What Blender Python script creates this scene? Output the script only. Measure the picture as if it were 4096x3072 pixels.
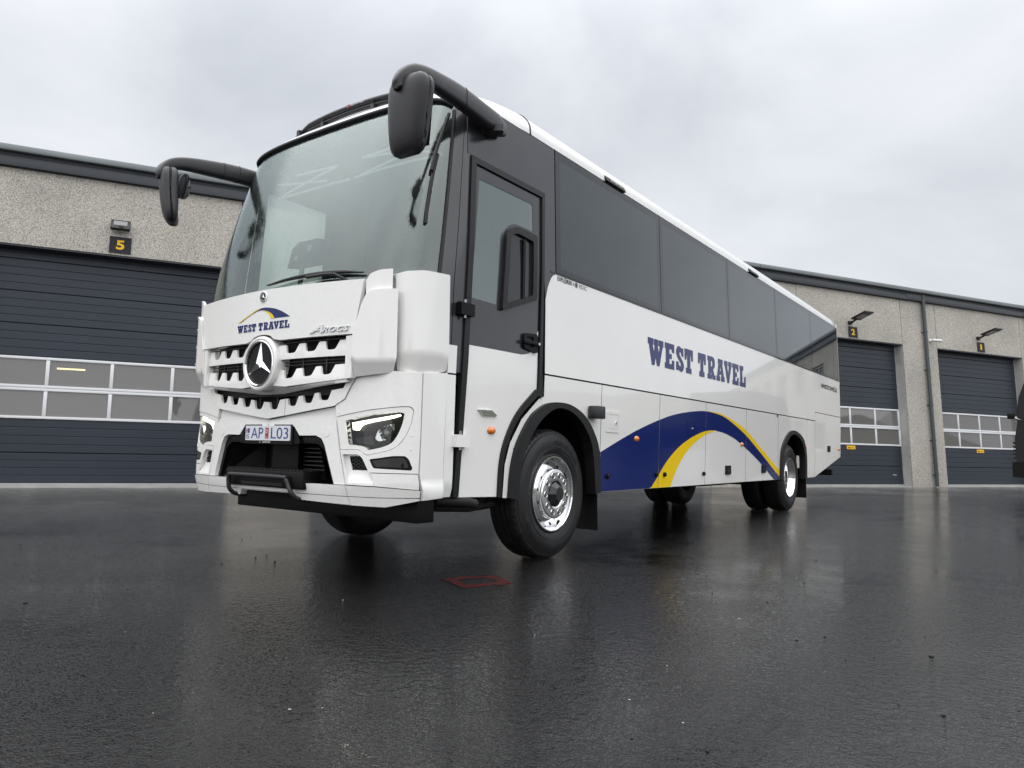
import bpy, bmesh, math, random, bisect
from mathutils import Vector, Matrix
from mathutils.geometry import delaunay_2d_cdt

for o in list(bpy.data.objects): bpy.data.objects.remove(o)
scene = bpy.context.scene
COL = scene.collection
random.seed(7)
rad = math.radians

# ------------------------------------------------------------------ camera
CAM = (3.2587, -5.1549, 0.8892)
YAW, PITCH, ROLL, FPX = 0.6288, 0.0872, 0.0232, 2936.6
F = Vector((-math.sin(YAW)*math.cos(PITCH), math.cos(YAW)*math.cos(PITCH), math.sin(PITCH)))
R0 = Vector((math.cos(YAW), math.sin(YAW), 0)); U0 = R0.cross(F)
R1 = R0*math.cos(ROLL)+U0*math.sin(ROLL); U1 = U0*math.cos(ROLL)-R0*math.sin(ROLL)
cam_data = bpy.data.cameras.new('camera'); cam = bpy.data.objects.new('camera', cam_data); COL.objects.link(cam)
m = Matrix.Identity(4)
for i in range(3): m[i][0] = R1[i]; m[i][1] = U1[i]; m[i][2] = -F[i]; m[i][3] = CAM[i]
cam.matrix_world = m
cam_data.sensor_fit = 'HORIZONTAL'; cam_data.sensor_width = 36; cam_data.lens = 36*FPX/4096
cam_data.clip_end = 3000; cam_data.clip_start = 0.05
scene.camera = cam

# ------------------------------------------------------------------ sky
SUN_EL, SUN_AZ = rad(56), math.atan2(0.62, -0.78)      # soft light from behind the camera, a little to its right
world = bpy.data.worlds.new('World'); scene.world = world; world.use_nodes = True
nt = world.node_tree; N = nt.nodes; L = nt.links
for n in list(N): N.remove(n)
out = N.new('ShaderNodeOutputWorld'); bg = N.new('ShaderNodeBackground')
sky = N.new('ShaderNodeTexSky'); sky.sky_type = 'NISHITA'; sky.sun_disc = False
sky.sun_elevation = SUN_EL; sky.sun_rotation = SUN_AZ; sky.air_density = 1.5; sky.dust_density = 4
skm = N.new('ShaderNodeVectorMath'); skm.operation = 'SCALE'; skm.inputs['Scale'].default_value = 0.1
L.new(sky.outputs[0], skm.inputs[0])
tc = N.new('ShaderNodeTexCoord'); sep = N.new('ShaderNodeSeparateXYZ'); L.new(tc.outputs['Generated'], sep.inputs[0])
mp = N.new('ShaderNodeMapping'); mp.inputs['Scale'].default_value = (1.6, 1.6, 2.6); L.new(tc.outputs['Generated'], mp.inputs[0])
ns = N.new('ShaderNodeTexNoise'); ns.inputs['Scale'].default_value = 1.5; ns.inputs['Detail'].default_value = 5; ns.inputs['Roughness'].default_value = 0.52; ns.inputs['Distortion'].default_value = 0.35
L.new(mp.outputs[0], ns.inputs['Vector'])
cl = N.new('ShaderNodeValToRGB')
cl.color_ramp.elements[0].position = 0.32; cl.color_ramp.elements[0].color = (0.505, 0.53, 0.575, 1)
cl.color_ramp.elements[1].position = 0.68; cl.color_ramp.elements[1].color = (0.705, 0.725, 0.76, 1)
L.new(ns.outputs['Fac'], cl.inputs[0])
gr = N.new('ShaderNodeValToRGB')          # overcast sky: brighter overhead than at the horizon
gr.color_ramp.interpolation = 'EASE'
gr.color_ramp.elements[0].position = 0.0; gr.color_ramp.elements[0].color = (0.97, 0.97, 0.97, 1)
gr.color_ramp.elements[1].position = 1.0; gr.color_ramp.elements[1].color = (3.0, 2.95, 2.88, 1)
e = gr.color_ramp.elements.new(0.40); e.color = (1.0, 1.0, 1.0, 1)
L.new(sep.outputs['Z'], gr.inputs[0])
mul = N.new('ShaderNodeMixRGB'); mul.blend_type = 'MULTIPLY'; mul.inputs[0].default_value = 1
L.new(cl.outputs[0], mul.inputs[1]); L.new(gr.outputs[0], mul.inputs[2])
mx = N.new('ShaderNodeMixRGB'); mx.inputs[0].default_value = 0.93
L.new(skm.outputs[0], mx.inputs[1]); L.new(mul.outputs[0], mx.inputs[2])
L.new(mx.outputs[0], bg.inputs['Color']); bg.inputs['Strength'].default_value = 1.0
L.new(bg.outputs[0], out.inputs[0])
sun_data = bpy.data.lights.new('sun', 'SUN'); sun_data.energy = 1.5; sun_data.angle = rad(150); sun_data.color = (1.0, 0.98, 0.95)
sun = bpy.data.objects.new('sun', sun_data); COL.objects.link(sun)
sd = Vector((math.sin(SUN_AZ)*math.cos(SUN_EL), math.cos(SUN_AZ)*math.cos(SUN_EL), math.sin(SUN_EL)))
sun.rotation_euler = sd.to_track_quat('Z', 'Y').to_euler(); sun.location = sd*60
scene.view_settings.view_transform = 'Standard'; scene.view_settings.look = 'None'
scene.view_settings.gamma = 1; scene.view_settings.exposure = 0.36; scene.view_settings.use_curve_mapping = False
scene.render.engine = 'CYCLES'
scene.cycles.max_bounces = 7; scene.cycles.diffuse_bounces = 3; scene.cycles.glossy_bounces = 4; scene.cycles.transparent_max_bounces = 10

# ------------------------------------------------------------------ materials
def newmat(name):
    m = bpy.data.materials.new(name); m.use_nodes = True
    n = m.node_tree.nodes; l = m.node_tree.links
    return m, n, l, n['Principled BSDF']
def pm(name, col, rough=0.4, metal=0, spec=0.5, coat=0, bump=None, var=0.0, vscale=3.0, rvar=0.0):
    """plain painted / moulded surface with slight colour and roughness variation and optional fine relief"""
    m, n, l, p = newmat(name)
    p.inputs['Base Color'].default_value = (*col, 1); p.inputs['Roughness'].default_value = rough
    p.inputs['Metallic'].default_value = metal; p.inputs['Specular IOR Level'].default_value = spec
    p.inputs['Coat Weight'].default_value = coat; p.inputs['Coat Roughness'].default_value = 0.03
    tc = n.new('ShaderNodeTexCoord')
    if var or rvar:
        ns = n.new('ShaderNodeTexNoise'); ns.inputs['Scale'].default_value = vscale; ns.inputs['Detail'].default_value = 6
        l.new(tc.outputs['Object'], ns.inputs['Vector'])
        if var:
            rp = n.new('ShaderNodeValToRGB')
            rp.color_ramp.elements[0].position = .3; rp.color_ramp.elements[1].position = .7
            rp.color_ramp.elements[0].color = (*[c*(1-var) for c in col], 1); rp.color_ramp.elements[1].color = (*[min(1, c*(1+var)) for c in col], 1)
            l.new(ns.outputs['Fac'], rp.inputs[0]); l.new(rp.outputs[0], p.inputs['Base Color'])
        if rvar:
            mr = n.new('ShaderNodeMapRange'); mr.inputs['From Min'].default_value = .3; mr.inputs['From Max'].default_value = .7
            mr.inputs['To Min'].default_value = max(.02, rough-rvar); mr.inputs['To Max'].default_value = rough+rvar
            l.new(ns.outputs['Fac'], mr.inputs['Value']); l.new(mr.outputs[0], p.inputs['Roughness'])
    if bump:
        sc, dist = bump
        nb = n.new('ShaderNodeTexNoise'); nb.inputs['Scale'].default_value = sc; nb.inputs['Detail'].default_value = 4
        l.new(tc.outputs['Object'], nb.inputs['Vector'])
        b = n.new('ShaderNodeBump'); b.inputs['Strength'].default_value = 1; b.inputs['Distance'].default_value = dist
        l.new(nb.outputs['Fac'], b.inputs['Height']); l.new(b.outputs[0], p.inputs['Normal'])
    return m
def emit(name, col, st):
    m, n, l, p = newmat(name); p.inputs['Base Color'].default_value = (*col, 1)
    p.inputs['Emission Color'].default_value = (*col, 1); p.inputs['Emission Strength'].default_value = st
    return m
def glassmat(name, tint, ior=1.6, rough=0.0, streak=0.0, drops=0.0, body=None, extra=0.0, gcol=(1, 1, 1), runs=True):
    """thin pane: tinted see-through mixed with a mirror layer by Fresnel; optional rain runs in relief"""
    m, n, l, p = newmat(name); n.remove(p)
    o = n['Material Output']
    tr = n.new('ShaderNodeBsdfTransparent'); tr.inputs[0].default_value = (*tint, 1)
    gl = n.new('ShaderNodeBsdfGlossy'); gl.inputs['Roughness'].default_value = rough; gl.inputs['Color'].default_value = (*gcol, 1)
    fr = n.new('ShaderNodeFresnel'); fr.inputs['IOR'].default_value = ior
    mx = n.new('ShaderNodeMixShader')
    base = tr
    if body:
        df = n.new('ShaderNodeBsdfDiffuse'); df.inputs[0].default_value = (*body[0], 1)
        tl = n.new('ShaderNodeBsdfTranslucent'); tl.inputs[0].default_value = (*body[0], 1)
        dm = n.new('ShaderNodeMixShader'); dm.inputs[0].default_value = .5
        l.new(df.outputs[0], dm.inputs[1]); l.new(tl.outputs[0], dm.inputs[2])
        bm_ = n.new('ShaderNodeMixShader'); bm_.inputs[0].default_value = body[1]
        l.new(tr.outputs[0], bm_.inputs[1]); l.new(dm.outputs[0], bm_.inputs[2]); base = bm_
    ex = n.new('ShaderNodeMapRange'); ex.inputs['To Min'].default_value = extra; ex.inputs['To Max'].default_value = 1.0     # inner face of the pane
    l.new(fr.outputs[0], ex.inputs['Value'])
    l.new(ex.outputs[0], mx.inputs[0]); l.new(base.outputs[0], mx.inputs[1]); l.new(gl.outputs[0], mx.inputs[2])
    l.new(mx.outputs[0], o.inputs['Surface'])
    if streak:
        tc = n.new('ShaderNodeTexCoord'); mp = n.new('ShaderNodeMapping'); mp.inputs['Scale'].default_value = (70, 70, 5)
        l.new(tc.outputs['Object'], mp.inputs[0])
        ns = n.new('ShaderNodeTexNoise'); ns.inputs['Scale'].default_value = 1; ns.inputs['Detail'].default_value = 3
        l.new(mp.outputs[0], ns.inputs['Vector'])
        rp = n.new('ShaderNodeValToRGB'); rp.color_ramp.elements[0].position = .55; rp.color_ramp.elements[1].position = .7
        l.new(ns.outputs['Fac'], rp.inputs[0])
        vo = n.new('ShaderNodeTexVoronoi'); vo.inputs['Scale'].default_value = 160
        l.new(tc.outputs['Object'], vo.inputs['Vector'])
        ad = n.new('ShaderNodeMath'); ad.operation = 'MULTIPLY_ADD'; ad.inputs[1].default_value = -drops
        l.new(vo.outputs['Distance'], ad.inputs[0]); l.new(rp.outputs[0], ad.inputs[2])
        if body and runs:                         # misting broken by dark water runs
            m2 = n.new('ShaderNodeMapping'); m2.inputs['Scale'].default_value = (26, 26, 2.2); l.new(tc.outputs['Object'], m2.inputs[0])
            n2 = n.new('ShaderNodeTexNoise'); n2.inputs['Scale'].default_value = 1; n2.inputs['Detail'].default_value = 8; n2.inputs['Roughness'].default_value = .65; l.new(m2.outputs[0], n2.inputs['Vector'])
            mr = n.new('ShaderNodeMapRange'); mr.inputs['From Min'].default_value = .35; mr.inputs['From Max'].default_value = .65; mr.inputs['To Min'].default_value = body[1]*.45; mr.inputs['To Max'].default_value = body[1]*1.35
            l.new(n2.outputs['Fac'], mr.inputs['Value']); l.new(mr.outputs[0], bm_.inputs[0])
        b = n.new('ShaderNodeBump'); b.inputs['Strength'].default_value = 1; b.inputs['Distance'].default_value = streak
        l.new(ad.outputs[0], b.inputs['Height']); l.new(b.outputs[0], gl.inputs['Normal']); l.new(b.outputs[0], fr.inputs['Normal'])
    return m

M = {}
M['white'] = pm('white_paint', (.86, .855, .835), .22, coat=1, var=.02, vscale=1.3, bump=(2.2, .002))
M['white_wet'] = pm('wet_white_paint', (.86, .855, .835), .30, coat=.35, var=.025, vscale=40, bump=(260, .0005))
M['trim_white'] = pm('white_bumper_plastic', (.86, .855, .835), .32, coat=.3, var=.025, vscale=30, bump=(240, .0005))
M['grey_paint'] = pm('dark_grey_paint', (.030, .031, .036), .20, spec=.6, coat=.4, var=.15, vscale=2, bump=(220, .0004))
M['plastic'] = pm('wet_black_plastic', (.022, .022, .025), .33, spec=.5, var=.2, vscale=60, bump=(320, .0011), rvar=.06)
M['rubber'] = pm('black_rubber', (.011, .011, .012), .42, spec=.35, var=.2, vscale=20)
M['tyre'] = pm('tyre_rubber', (.016, .016, .017), .5, spec=.35, var=.3, vscale=14, bump=(90, .0012), rvar=.1)
M['black'] = pm('black_underbody', (.008, .008, .008), .7)
M['blackgloss'] = pm('black_plastic_trim', (.005, .005, .0055), .45, spec=.18, bump=(200, .0004))
M['mesh'] = pm('black_grille_mesh', (.02, .02, .021), .4)
M['chrome'] = pm('chrome', (.82, .82, .83), .07, metal=1, rvar=.03, vscale=20)
M['alu'] = pm('polished_aluminium', (.86, .86, .87), .11, metal=1, rvar=.05, vscale=18, bump=(14, .0012))
M['steel'] = pm('dull_steel', (.35, .35, .36), .35, metal=1)
M['hub'] = pm('hub_black', (.02, .021, .023), .25)
M['frit'] = pm('black_window_border', (.020, .022, .026), .04, spec=.65)
M['tint'] = glassmat('tinted_side_glass', (.10, .12, .125), 1.75, 0.0, body=((.095, .112, .125), .5), gcol=(.95, .985, 1.0))
M['windshield'] = glassmat('windshield_glass', (.80, .90, .87), 1.7, 0.01, streak=.00025, drops=.5, body=((.50, .60, .57), .06), extra=.085, gcol=(.90, 1.0, .98))
M['farglass'] = glassmat('pale_far_glass', (.75, .85, .80), 1.5, 0.0, body=((.80, .92, .86), .65))  # pale milky body put into the far panes to make them look bright
M['clear'] = glassmat('door_glass', (.80, .90, .87), 1.7, 0.0, body=((.50, .60, .57), .28), extra=.12, gcol=(.90, 1.0, .98))
M['lens'] = glassmat('headlight_lens', (.82, .84, .84), 1.5, 0.02)
M['navy'] = pm('navy_vinyl', (.008, .019, .125), .14, spec=.35)
M['yellow'] = pm('yellow_vinyl', (.86, .58, .004), .2, spec=.35)
M['ink'] = pm('dark_grey_print', (.012, .012, .014), .4, spec=.3)
M['inkgrey'] = pm('mid_grey_print', (.16, .16, .17), .35)
M['amber'] = pm('amber_lens', (.75, .20, .01), .12, coat=1)
M['plate'] = pm('plate_white', (.72, .74, .78), .35)
M['blue'] = pm('plate_blue', (.015, .04, .22), .35)
M['red'] = pm('sticker_red', (.40, .03, .02), .4)
M['printwhite'] = pm('print_white', (.75, .75, .75), .4)
M['drl'] = emit('daytime_light', (1.0, 1.0, .86), 2.6)
M['dash'] = pm('dashboard_grey', (.045, .05, .052), .6)
M['trim_in'] = pm('interior_panel', (.10, .105, .105), .65)
M['ceil'] = pm('interior_ceiling', (.30, .31, .30), .7)
M['blindarm'] = pm('blind_arm', (.34, .36, .36), .5)
M['seat'] = pm('seat_cloth', (.03, .032, .04), .9)
M['badge'] = pm('bright_badge', (.55, .55, .56), .16, metal=1)
M['mirror'] = pm('mirror_glass', (.8, .8, .8), .02, metal=1)
M['door_grey'] = pm('door_panel_grey', (.025, .032, .046), .42, spec=.35, var=.06, vscale=.8, bump=(40, .0006))
M['frame'] = pm('aluminium_frame', (.74, .75, .77), .4)
M['railgrey'] = pm('door_rail_grey', (.33, .335, .34), .45, var=.12)
M['fascia'] = pm('fascia_metal', (.034, .040, .052), .35, var=.1, vscale=.6)
M['gutter'] = pm('gutter_metal', (.17, .19, .20), .35, metal=.4, var=.12, vscale=1.2)
M['pipe'] = pm('downpipe_metal', (.055, .07, .072), .4, var=.1)
M['smoothcon'] = pm('smooth_concrete', (.42, .415, .40), .8, var=.16, vscale=2.2, bump=(60, .002))
M['lampblack'] = pm('floodlight_black', (.012, .012, .013), .4)
M['lampglass'] = pm('floodlight_glass', (.22, .22, .21), .08)
M['sign'] = pm('sign_plate_dark', (.014, .016, .022), .5, spec=.3)
M['signyel'] = pm('sign_yellow', (.85, .52, .02), .45, spec=.2)
M['camwhite'] = pm('camera_white', (.75, .75, .75), .35)
M['tube'] = emit('lit_tube', (1.0, .80, .42), 3.0)
M['room'] = pm('workshop_wall', (.32, .31, .30), .8)
M['pane'] = glassmat('door_pane', (.60, .60, .60), 1.7, 0.02, body=((.62, .60, .59), .45))
M['offglass'] = pm('office_glass', (.03, .035, .04), .04, spec=.7)
M['offframe'] = pm('office_window_frame', (.7, .7, .7), .4)
M['truck'] = pm('black_truck_paint', (.005, .005, .006), .3, spec=.3)
M['hill'] = pm('hill_grass', (.055, .062, .03), .95, var=.35, vscale=.03)
M['crumb'] = pm('asphalt_crumb', (.012, .012, .012), .5, bump=(300, .002))
M['chip'] = pm('pale_stone', (.38, .36, .31), .6)
M['redpaint'] = None

def concrete():
    m, n, l, p = newmat('exposed_aggregate')
    tc = n.new('ShaderNodeTexCoord')
    vo = n.new('ShaderNodeTexVoronoi'); vo.inputs['Scale'].default_value = 95; l.new(tc.outputs['Object'], vo.inputs['Vector'])
    rp = n.new('ShaderNodeValToRGB'); rp.color_ramp.interpolation = 'LINEAR'
    cs = [(0, (.08, .075, .068)), (.09, (.28, .262, .235)), (.35, (.41, .385, .345)), (.7, (.49, .465, .42)), (1, (.74, .71, .655))]
    while len(rp.color_ramp.elements) < len(cs): rp.color_ramp.elements.new(.5)
    for e, (a, c) in zip(rp.color_ramp.elements, cs): e.position = a; e.color = (*c, 1)
    sp = n.new('ShaderNodeSeparateColor'); l.new(vo.outputs['Color'], sp.inputs[0]); l.new(sp.outputs[0], rp.inputs[0])
    ns = n.new('ShaderNodeTexNoise'); ns.inputs['Scale'].default_value = .7; ns.inputs['Detail'].default_value = 7; l.new(tc.outputs['Object'], ns.inputs['Vector'])
    r2 = n.new('ShaderNodeValToRGB'); r2.color_ramp.elements[0].position = .3; r2.color_ramp.elements[1].position = .7
    r2.color_ramp.elements[0].color = (.80, .80, .80, 1); r2.color_ramp.elements[1].color = (1.08, 1.07, 1.05, 1)
    l.new(ns.outputs['Fac'], r2.inputs[0])
    mu = n.new('ShaderNodeMixRGB'); mu.blend_type = 'MULTIPLY'; mu.inputs[0].default_value = 1
    l.new(rp.outputs[0], mu.inputs[1]); l.new(r2.outputs[0], mu.inputs[2]); l.new(mu.outputs[0], p.inputs['Base Color'])
    p.inputs['Roughness'].default_value = .75
    b = n.new('ShaderNodeBump'); b.inputs['Distance'].default_value = .0025; b.invert = True
    l.new(vo.outputs['Distance'], b.inputs['Height']); l.new(b.outputs[0], p.inputs['Normal'])
    return m
M['concrete'] = concrete()

def asphalt():
    m, n, l, p = newmat('wet_asphalt')
    tc = n.new('ShaderNodeTexCoord')
    def noise(sc, det=4, ro=.55):
        t = n.new('ShaderNodeTexNoise'); t.inputs['Scale'].default_value = sc; t.inputs['Detail'].default_value = det; t.inputs['Roughness'].default_value = ro
        l.new(tc.outputs['Object'], t.inputs['Vector']); return t.outputs['Fac']
    def rng(v, a, b, c, d, smooth=False):
        t = n.new('ShaderNodeMapRange'); t.inputs['From Min'].default_value = a; t.inputs['From Max'].default_value = b; t.inputs['To Min'].default_value = c; t.inputs['To Max'].default_value = d
        if smooth: t.interpolation_type = 'SMOOTHSTEP'
        l.new(v, t.inputs['Value']); return t.outputs[0]
    def mad(a, k, b):
        t = n.new('ShaderNodeMath'); t.operation = 'MULTIPLY_ADD'; l.new(a, t.inputs[0]); t.inputs[1].default_value = k; l.new(b, t.inputs[2]); return t.outputs[0]
    film = rng(mad(noise(2.1, 6, .62), .5, noise(.28, 4, .5)), .54, .86, 0, 1, True)       # 0 = water standing, 1 = drained
    gn = noise(38, 5, .65)
    rp = n.new('ShaderNodeValToRGB'); rp.color_ramp.elements[0].color = (.0015, .0015, .0017, 1); rp.color_ramp.elements[1].color = (.008, .008, .0084, 1)
    rp.color_ramp.elements[0].position = .35; rp.color_ramp.elements[1].position = .72
    l.new(gn, rp.inputs[0]); l.new(rp.outputs[0], p.inputs['Base Color'])
    l.new(rng(film, 0, 1, .03, .10), p.inputs['Roughness'])
    tops = rng(noise(85, 3, .5), .44, .60, 0, 1, True)                                      # stone tops standing out of the film
    coarse = rng(noise(26, 3, .5), .38, .66, 0, 1, True)
    b = n.new('ShaderNodeBump'); b.inputs['Strength'].default_value = 1
    l.new(rng(film, 0, 1, .0003, .0019), b.inputs['Distance']); l.new(mad(coarse, .6, tops), b.inputs['Height'])
    b2 = n.new('ShaderNodeBump'); b2.inputs['Strength'].default_value = 1; b2.inputs['Distance'].default_value = .0007
    l.new(noise(5, 3), b2.inputs['Height']); l.new(b.outputs[0], b2.inputs['Normal'])
    l.new(b2.outputs[0], p.inputs['Normal'])
    p.inputs['Specular IOR Level'].default_value = .5; p.inputs['IOR'].default_value = 1.44
    return m
M['asphalt'] = asphalt()
def redpaint():
    m, n, l, p = newmat('worn_red_spray_paint'); tc = n.new('ShaderNodeTexCoord')
    ns = n.new('ShaderNodeTexNoise'); ns.inputs['Scale'].default_value = 38; ns.inputs['Detail'].default_value = 6; l.new(tc.outputs['Object'], ns.inputs['Vector'])
    rp = n.new('ShaderNodeValToRGB'); rp.color_ramp.elements[0].position = .47; rp.color_ramp.elements[1].position = .68
    rp.color_ramp.elements[0].color = (.012, .011, .011, 1); rp.color_ramp.elements[1].color = (.22, .012, .011, 1)
    l.new(ns.outputs['Fac'], rp.inputs[0]); l.new(rp.outputs[0], p.inputs['Base Color']); p.inputs['Roughness'].default_value = .25
    b = n.new('ShaderNodeBump'); b.inputs['Distance'].default_value = .004; l.new(ns.outputs['Fac'], b.inputs['Height']); l.new(b.outputs[0], p.inputs['Normal'])
    return m
M['redpaint'] = redpaint()

# ------------------------------------------------------------------ object helpers
def link(o, parent=None):
    COL.objects.link(o)
    if parent is not None:
        o.parent = parent
        o.matrix_parent_inverse = PINV.get(parent.name, Matrix.Identity(4))
    return o
PINV = {}
def tag(o, label, cat, group=None):
    o['label'] = label; o['category'] = cat
    if group: o['group'] = group
    return o
def thing(name, label, cat, loc=(0, 0, 0), group=None, matrix=None):
    o = bpy.data.objects.new(name, None); COL.objects.link(o)
    o.empty_display_size = .2
    if matrix is not None: o.matrix_world = matrix          # parts are given in this frame
    else:
        o.location = loc; PINV[o.name] = Matrix.Translation(loc).inverted()   # parts are given in world metres
    return tag(o, label, cat, group)
def mobj(name, verts, faces, mats, parent=None, smooth=False, fm=None):
    me = bpy.data.meshes.new(name); me.from_pydata([tuple(v) for v in verts], [], faces)
    for mm in (mats if isinstance(mats, (list, tuple)) else [mats]): me.materials.append(M[mm])
    if smooth: me.polygons.foreach_set('use_smooth', [True]*len(me.polygons))
    if fm: me.polygons.foreach_set('material_index', fm)
    me.update()
    return link(bpy.data.objects.new(name, me), parent)
def box(name, lo, hi, mat, parent=None, bev=0.0, seg=2, fn=None):
    bm = bmesh.new(); bmesh.ops.create_cube(bm, size=1)
    for v in bm.verts: v.co = Vector([(lo[i]+hi[i])/2+v.co[i]*(hi[i]-lo[i]) for i in range(3)])
    if bev: bmesh.ops.bevel(bm, geom=bm.edges[:], offset=bev, segments=seg, profile=.5, affect='EDGES', clamp_overlap=True)
    if fn:
        for v in bm.verts: v.co = Vector(fn(v.co))
    me = bpy.data.meshes.new(name); bm.to_mesh(me); bm.free(); me.materials.append(M[mat])
    if bev: me.polygons.foreach_set('use_smooth', [True]*len(me.polygons)); me.set_sharp_from_angle(angle=rad(35))
    return link(bpy.data.objects.new(name, me), parent)
def sweep(name, path, sec, mat, parent=None, smooth=True, caps=True, up=(0, 0, 1), angle=50):
    """sec: function i,t -> list of (a,b) section points, or a radius"""
    P = [Vector(p) for p in path]; V = []; n = None
    for i, p in enumerate(P):
        d = (P[min(i+1, len(P)-1)]-P[max(i-1, 0)]).normalized()
        s = d.cross(Vector(up)); s = s.normalized() if s.length > 1e-5 else Vector((1, 0, 0)); u = s.cross(d).normalized()
        q = sec(i, i/(len(P)-1)) if callable(sec) else [(sec*math.cos(k*math.pi/5), sec*math.sin(k*math.pi/5)) for k in range(10)]
        n = len(q); V += [p+s*a+u*b for a, b in q]
    Fs = [(i*n+k, i*n+(k+1) % n, (i+1)*n+(k+1) % n, (i+1)*n+k) for i in range(len(P)-1) for k in range(n)]
    if caps: Fs += [tuple(reversed(range(n))), tuple(range((len(P)-1)*n, len(P)*n))]
    o = mobj(name, V, Fs, mat, parent, smooth)
    if smooth: o.data.set_sharp_from_angle(angle=rad(angle))
    return o
def lathe(name, prof, mat, parent, center, axis=(1, 0, 0), seg=64, smooth=True, angle=30, mod=None):
    """prof: (radius, height along axis)"""
    ax = Vector(axis).normalized(); a = Vector((0, 0, 1)) if abs(ax.z) < .9 else Vector((1, 0, 0)); b = ax.cross(a).normalized(); a = b.cross(ax)
    c = Vector(center); V = []; n = len(prof)
    for k in range(seg):
        t = 2*math.pi*k/seg
        for i, (r, h) in enumerate(prof):
            rr = mod(i, k, r) if mod else r
            V.append(c+ax*h+(a*math.cos(t)+b*math.sin(t))*rr)
    Fs = [(k*n+i, ((k+1) % seg)*n+i, ((k+1) % seg)*n+i+1, k*n+i+1) for k in range(seg) for i in range(n-1)]
    o = mobj(name, V, Fs, mat, parent, smooth)
    bm = bmesh.new(); bm.from_mesh(o.data); bmesh.ops.remove_doubles(bm, verts=bm.verts, dist=1e-5); bmesh.ops.recalc_face_normals(bm, faces=bm.faces); bm.to_mesh(o.data); bm.free()
    if smooth: o.data.polygons.foreach_set('use_smooth', [True]*len(o.data.polygons)); o.data.set_sharp_from_angle(angle=rad(angle))
    return o
def area2(p): return sum(a[0]*b[1]-b[0]*a[1] for a, b in zip(p, p[1:]+p[:1]))
def inside(p, poly):
    x, y = p; c = False
    for (x1, y1), (x2, y2) in zip(poly, poly[1:]+poly[:1]):
        if (y1 > y) != (y2 > y) and x < (x2-x1)*(y-y1)/(y2-y1)+x1: c = not c
    return c
def resample(poly, step):
    o = []
    for a, b in zip(poly, poly[1:]+poly[:1]):
        k = max(1, math.ceil(math.dist(a, b)/step))
        o += [(a[0]+(b[0]-a[0])*j/k, a[1]+(b[1]-a[1])*j/k) for j in range(k)]
    return o
def fillet(poly, r, n=5):
    o = []; m = len(poly)
    for i in range(m):
        p = Vector(poly[i]); a = Vector(poly[i-1])-p; b = Vector(poly[(i+1) % m])-p
        rr = r[i] if isinstance(r, (list, tuple)) else r
        d = min(rr, a.length*.45, b.length*.45)
        if d < 1e-5: o.append(tuple(p)); continue
        s, e = p+a.normalized()*d, p+b.normalized()*d
        for k in range(n+1):
            t = k/n; q = s*(1-t)**2+p*2*t*(1-t)+e*t*t; o.append((q.x, q.y))
    return o
def spl(pts, n=6, closed=False):
    if closed: P = [pts[-1]]+list(pts)+[pts[0], pts[1]]
    else: P = [tuple(2*pts[0][k]-pts[1][k] for k in range(len(pts[0])))]+list(pts)+[tuple(2*pts[-1][k]-pts[-2][k] for k in range(len(pts[0])))]
    o = []
    for i in range(1, len(P)-2):
        for j in range(n):
            t = j/n
            o.append(tuple(.5*((2*P[i][k])+(-P[i-1][k]+P[i+1][k])*t+(2*P[i-1][k]-5*P[i][k]+4*P[i+1][k]-P[i+2][k])*t*t+(-P[i-1][k]+3*P[i][k]-3*P[i+1][k]+P[i+2][k])*t**3) for k in range(len(P[i]))))
    if not closed: o.append(tuple(pts[-1]))
    return o
def mir(poly): return [(-a, b) for a, b in reversed(poly)]
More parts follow.
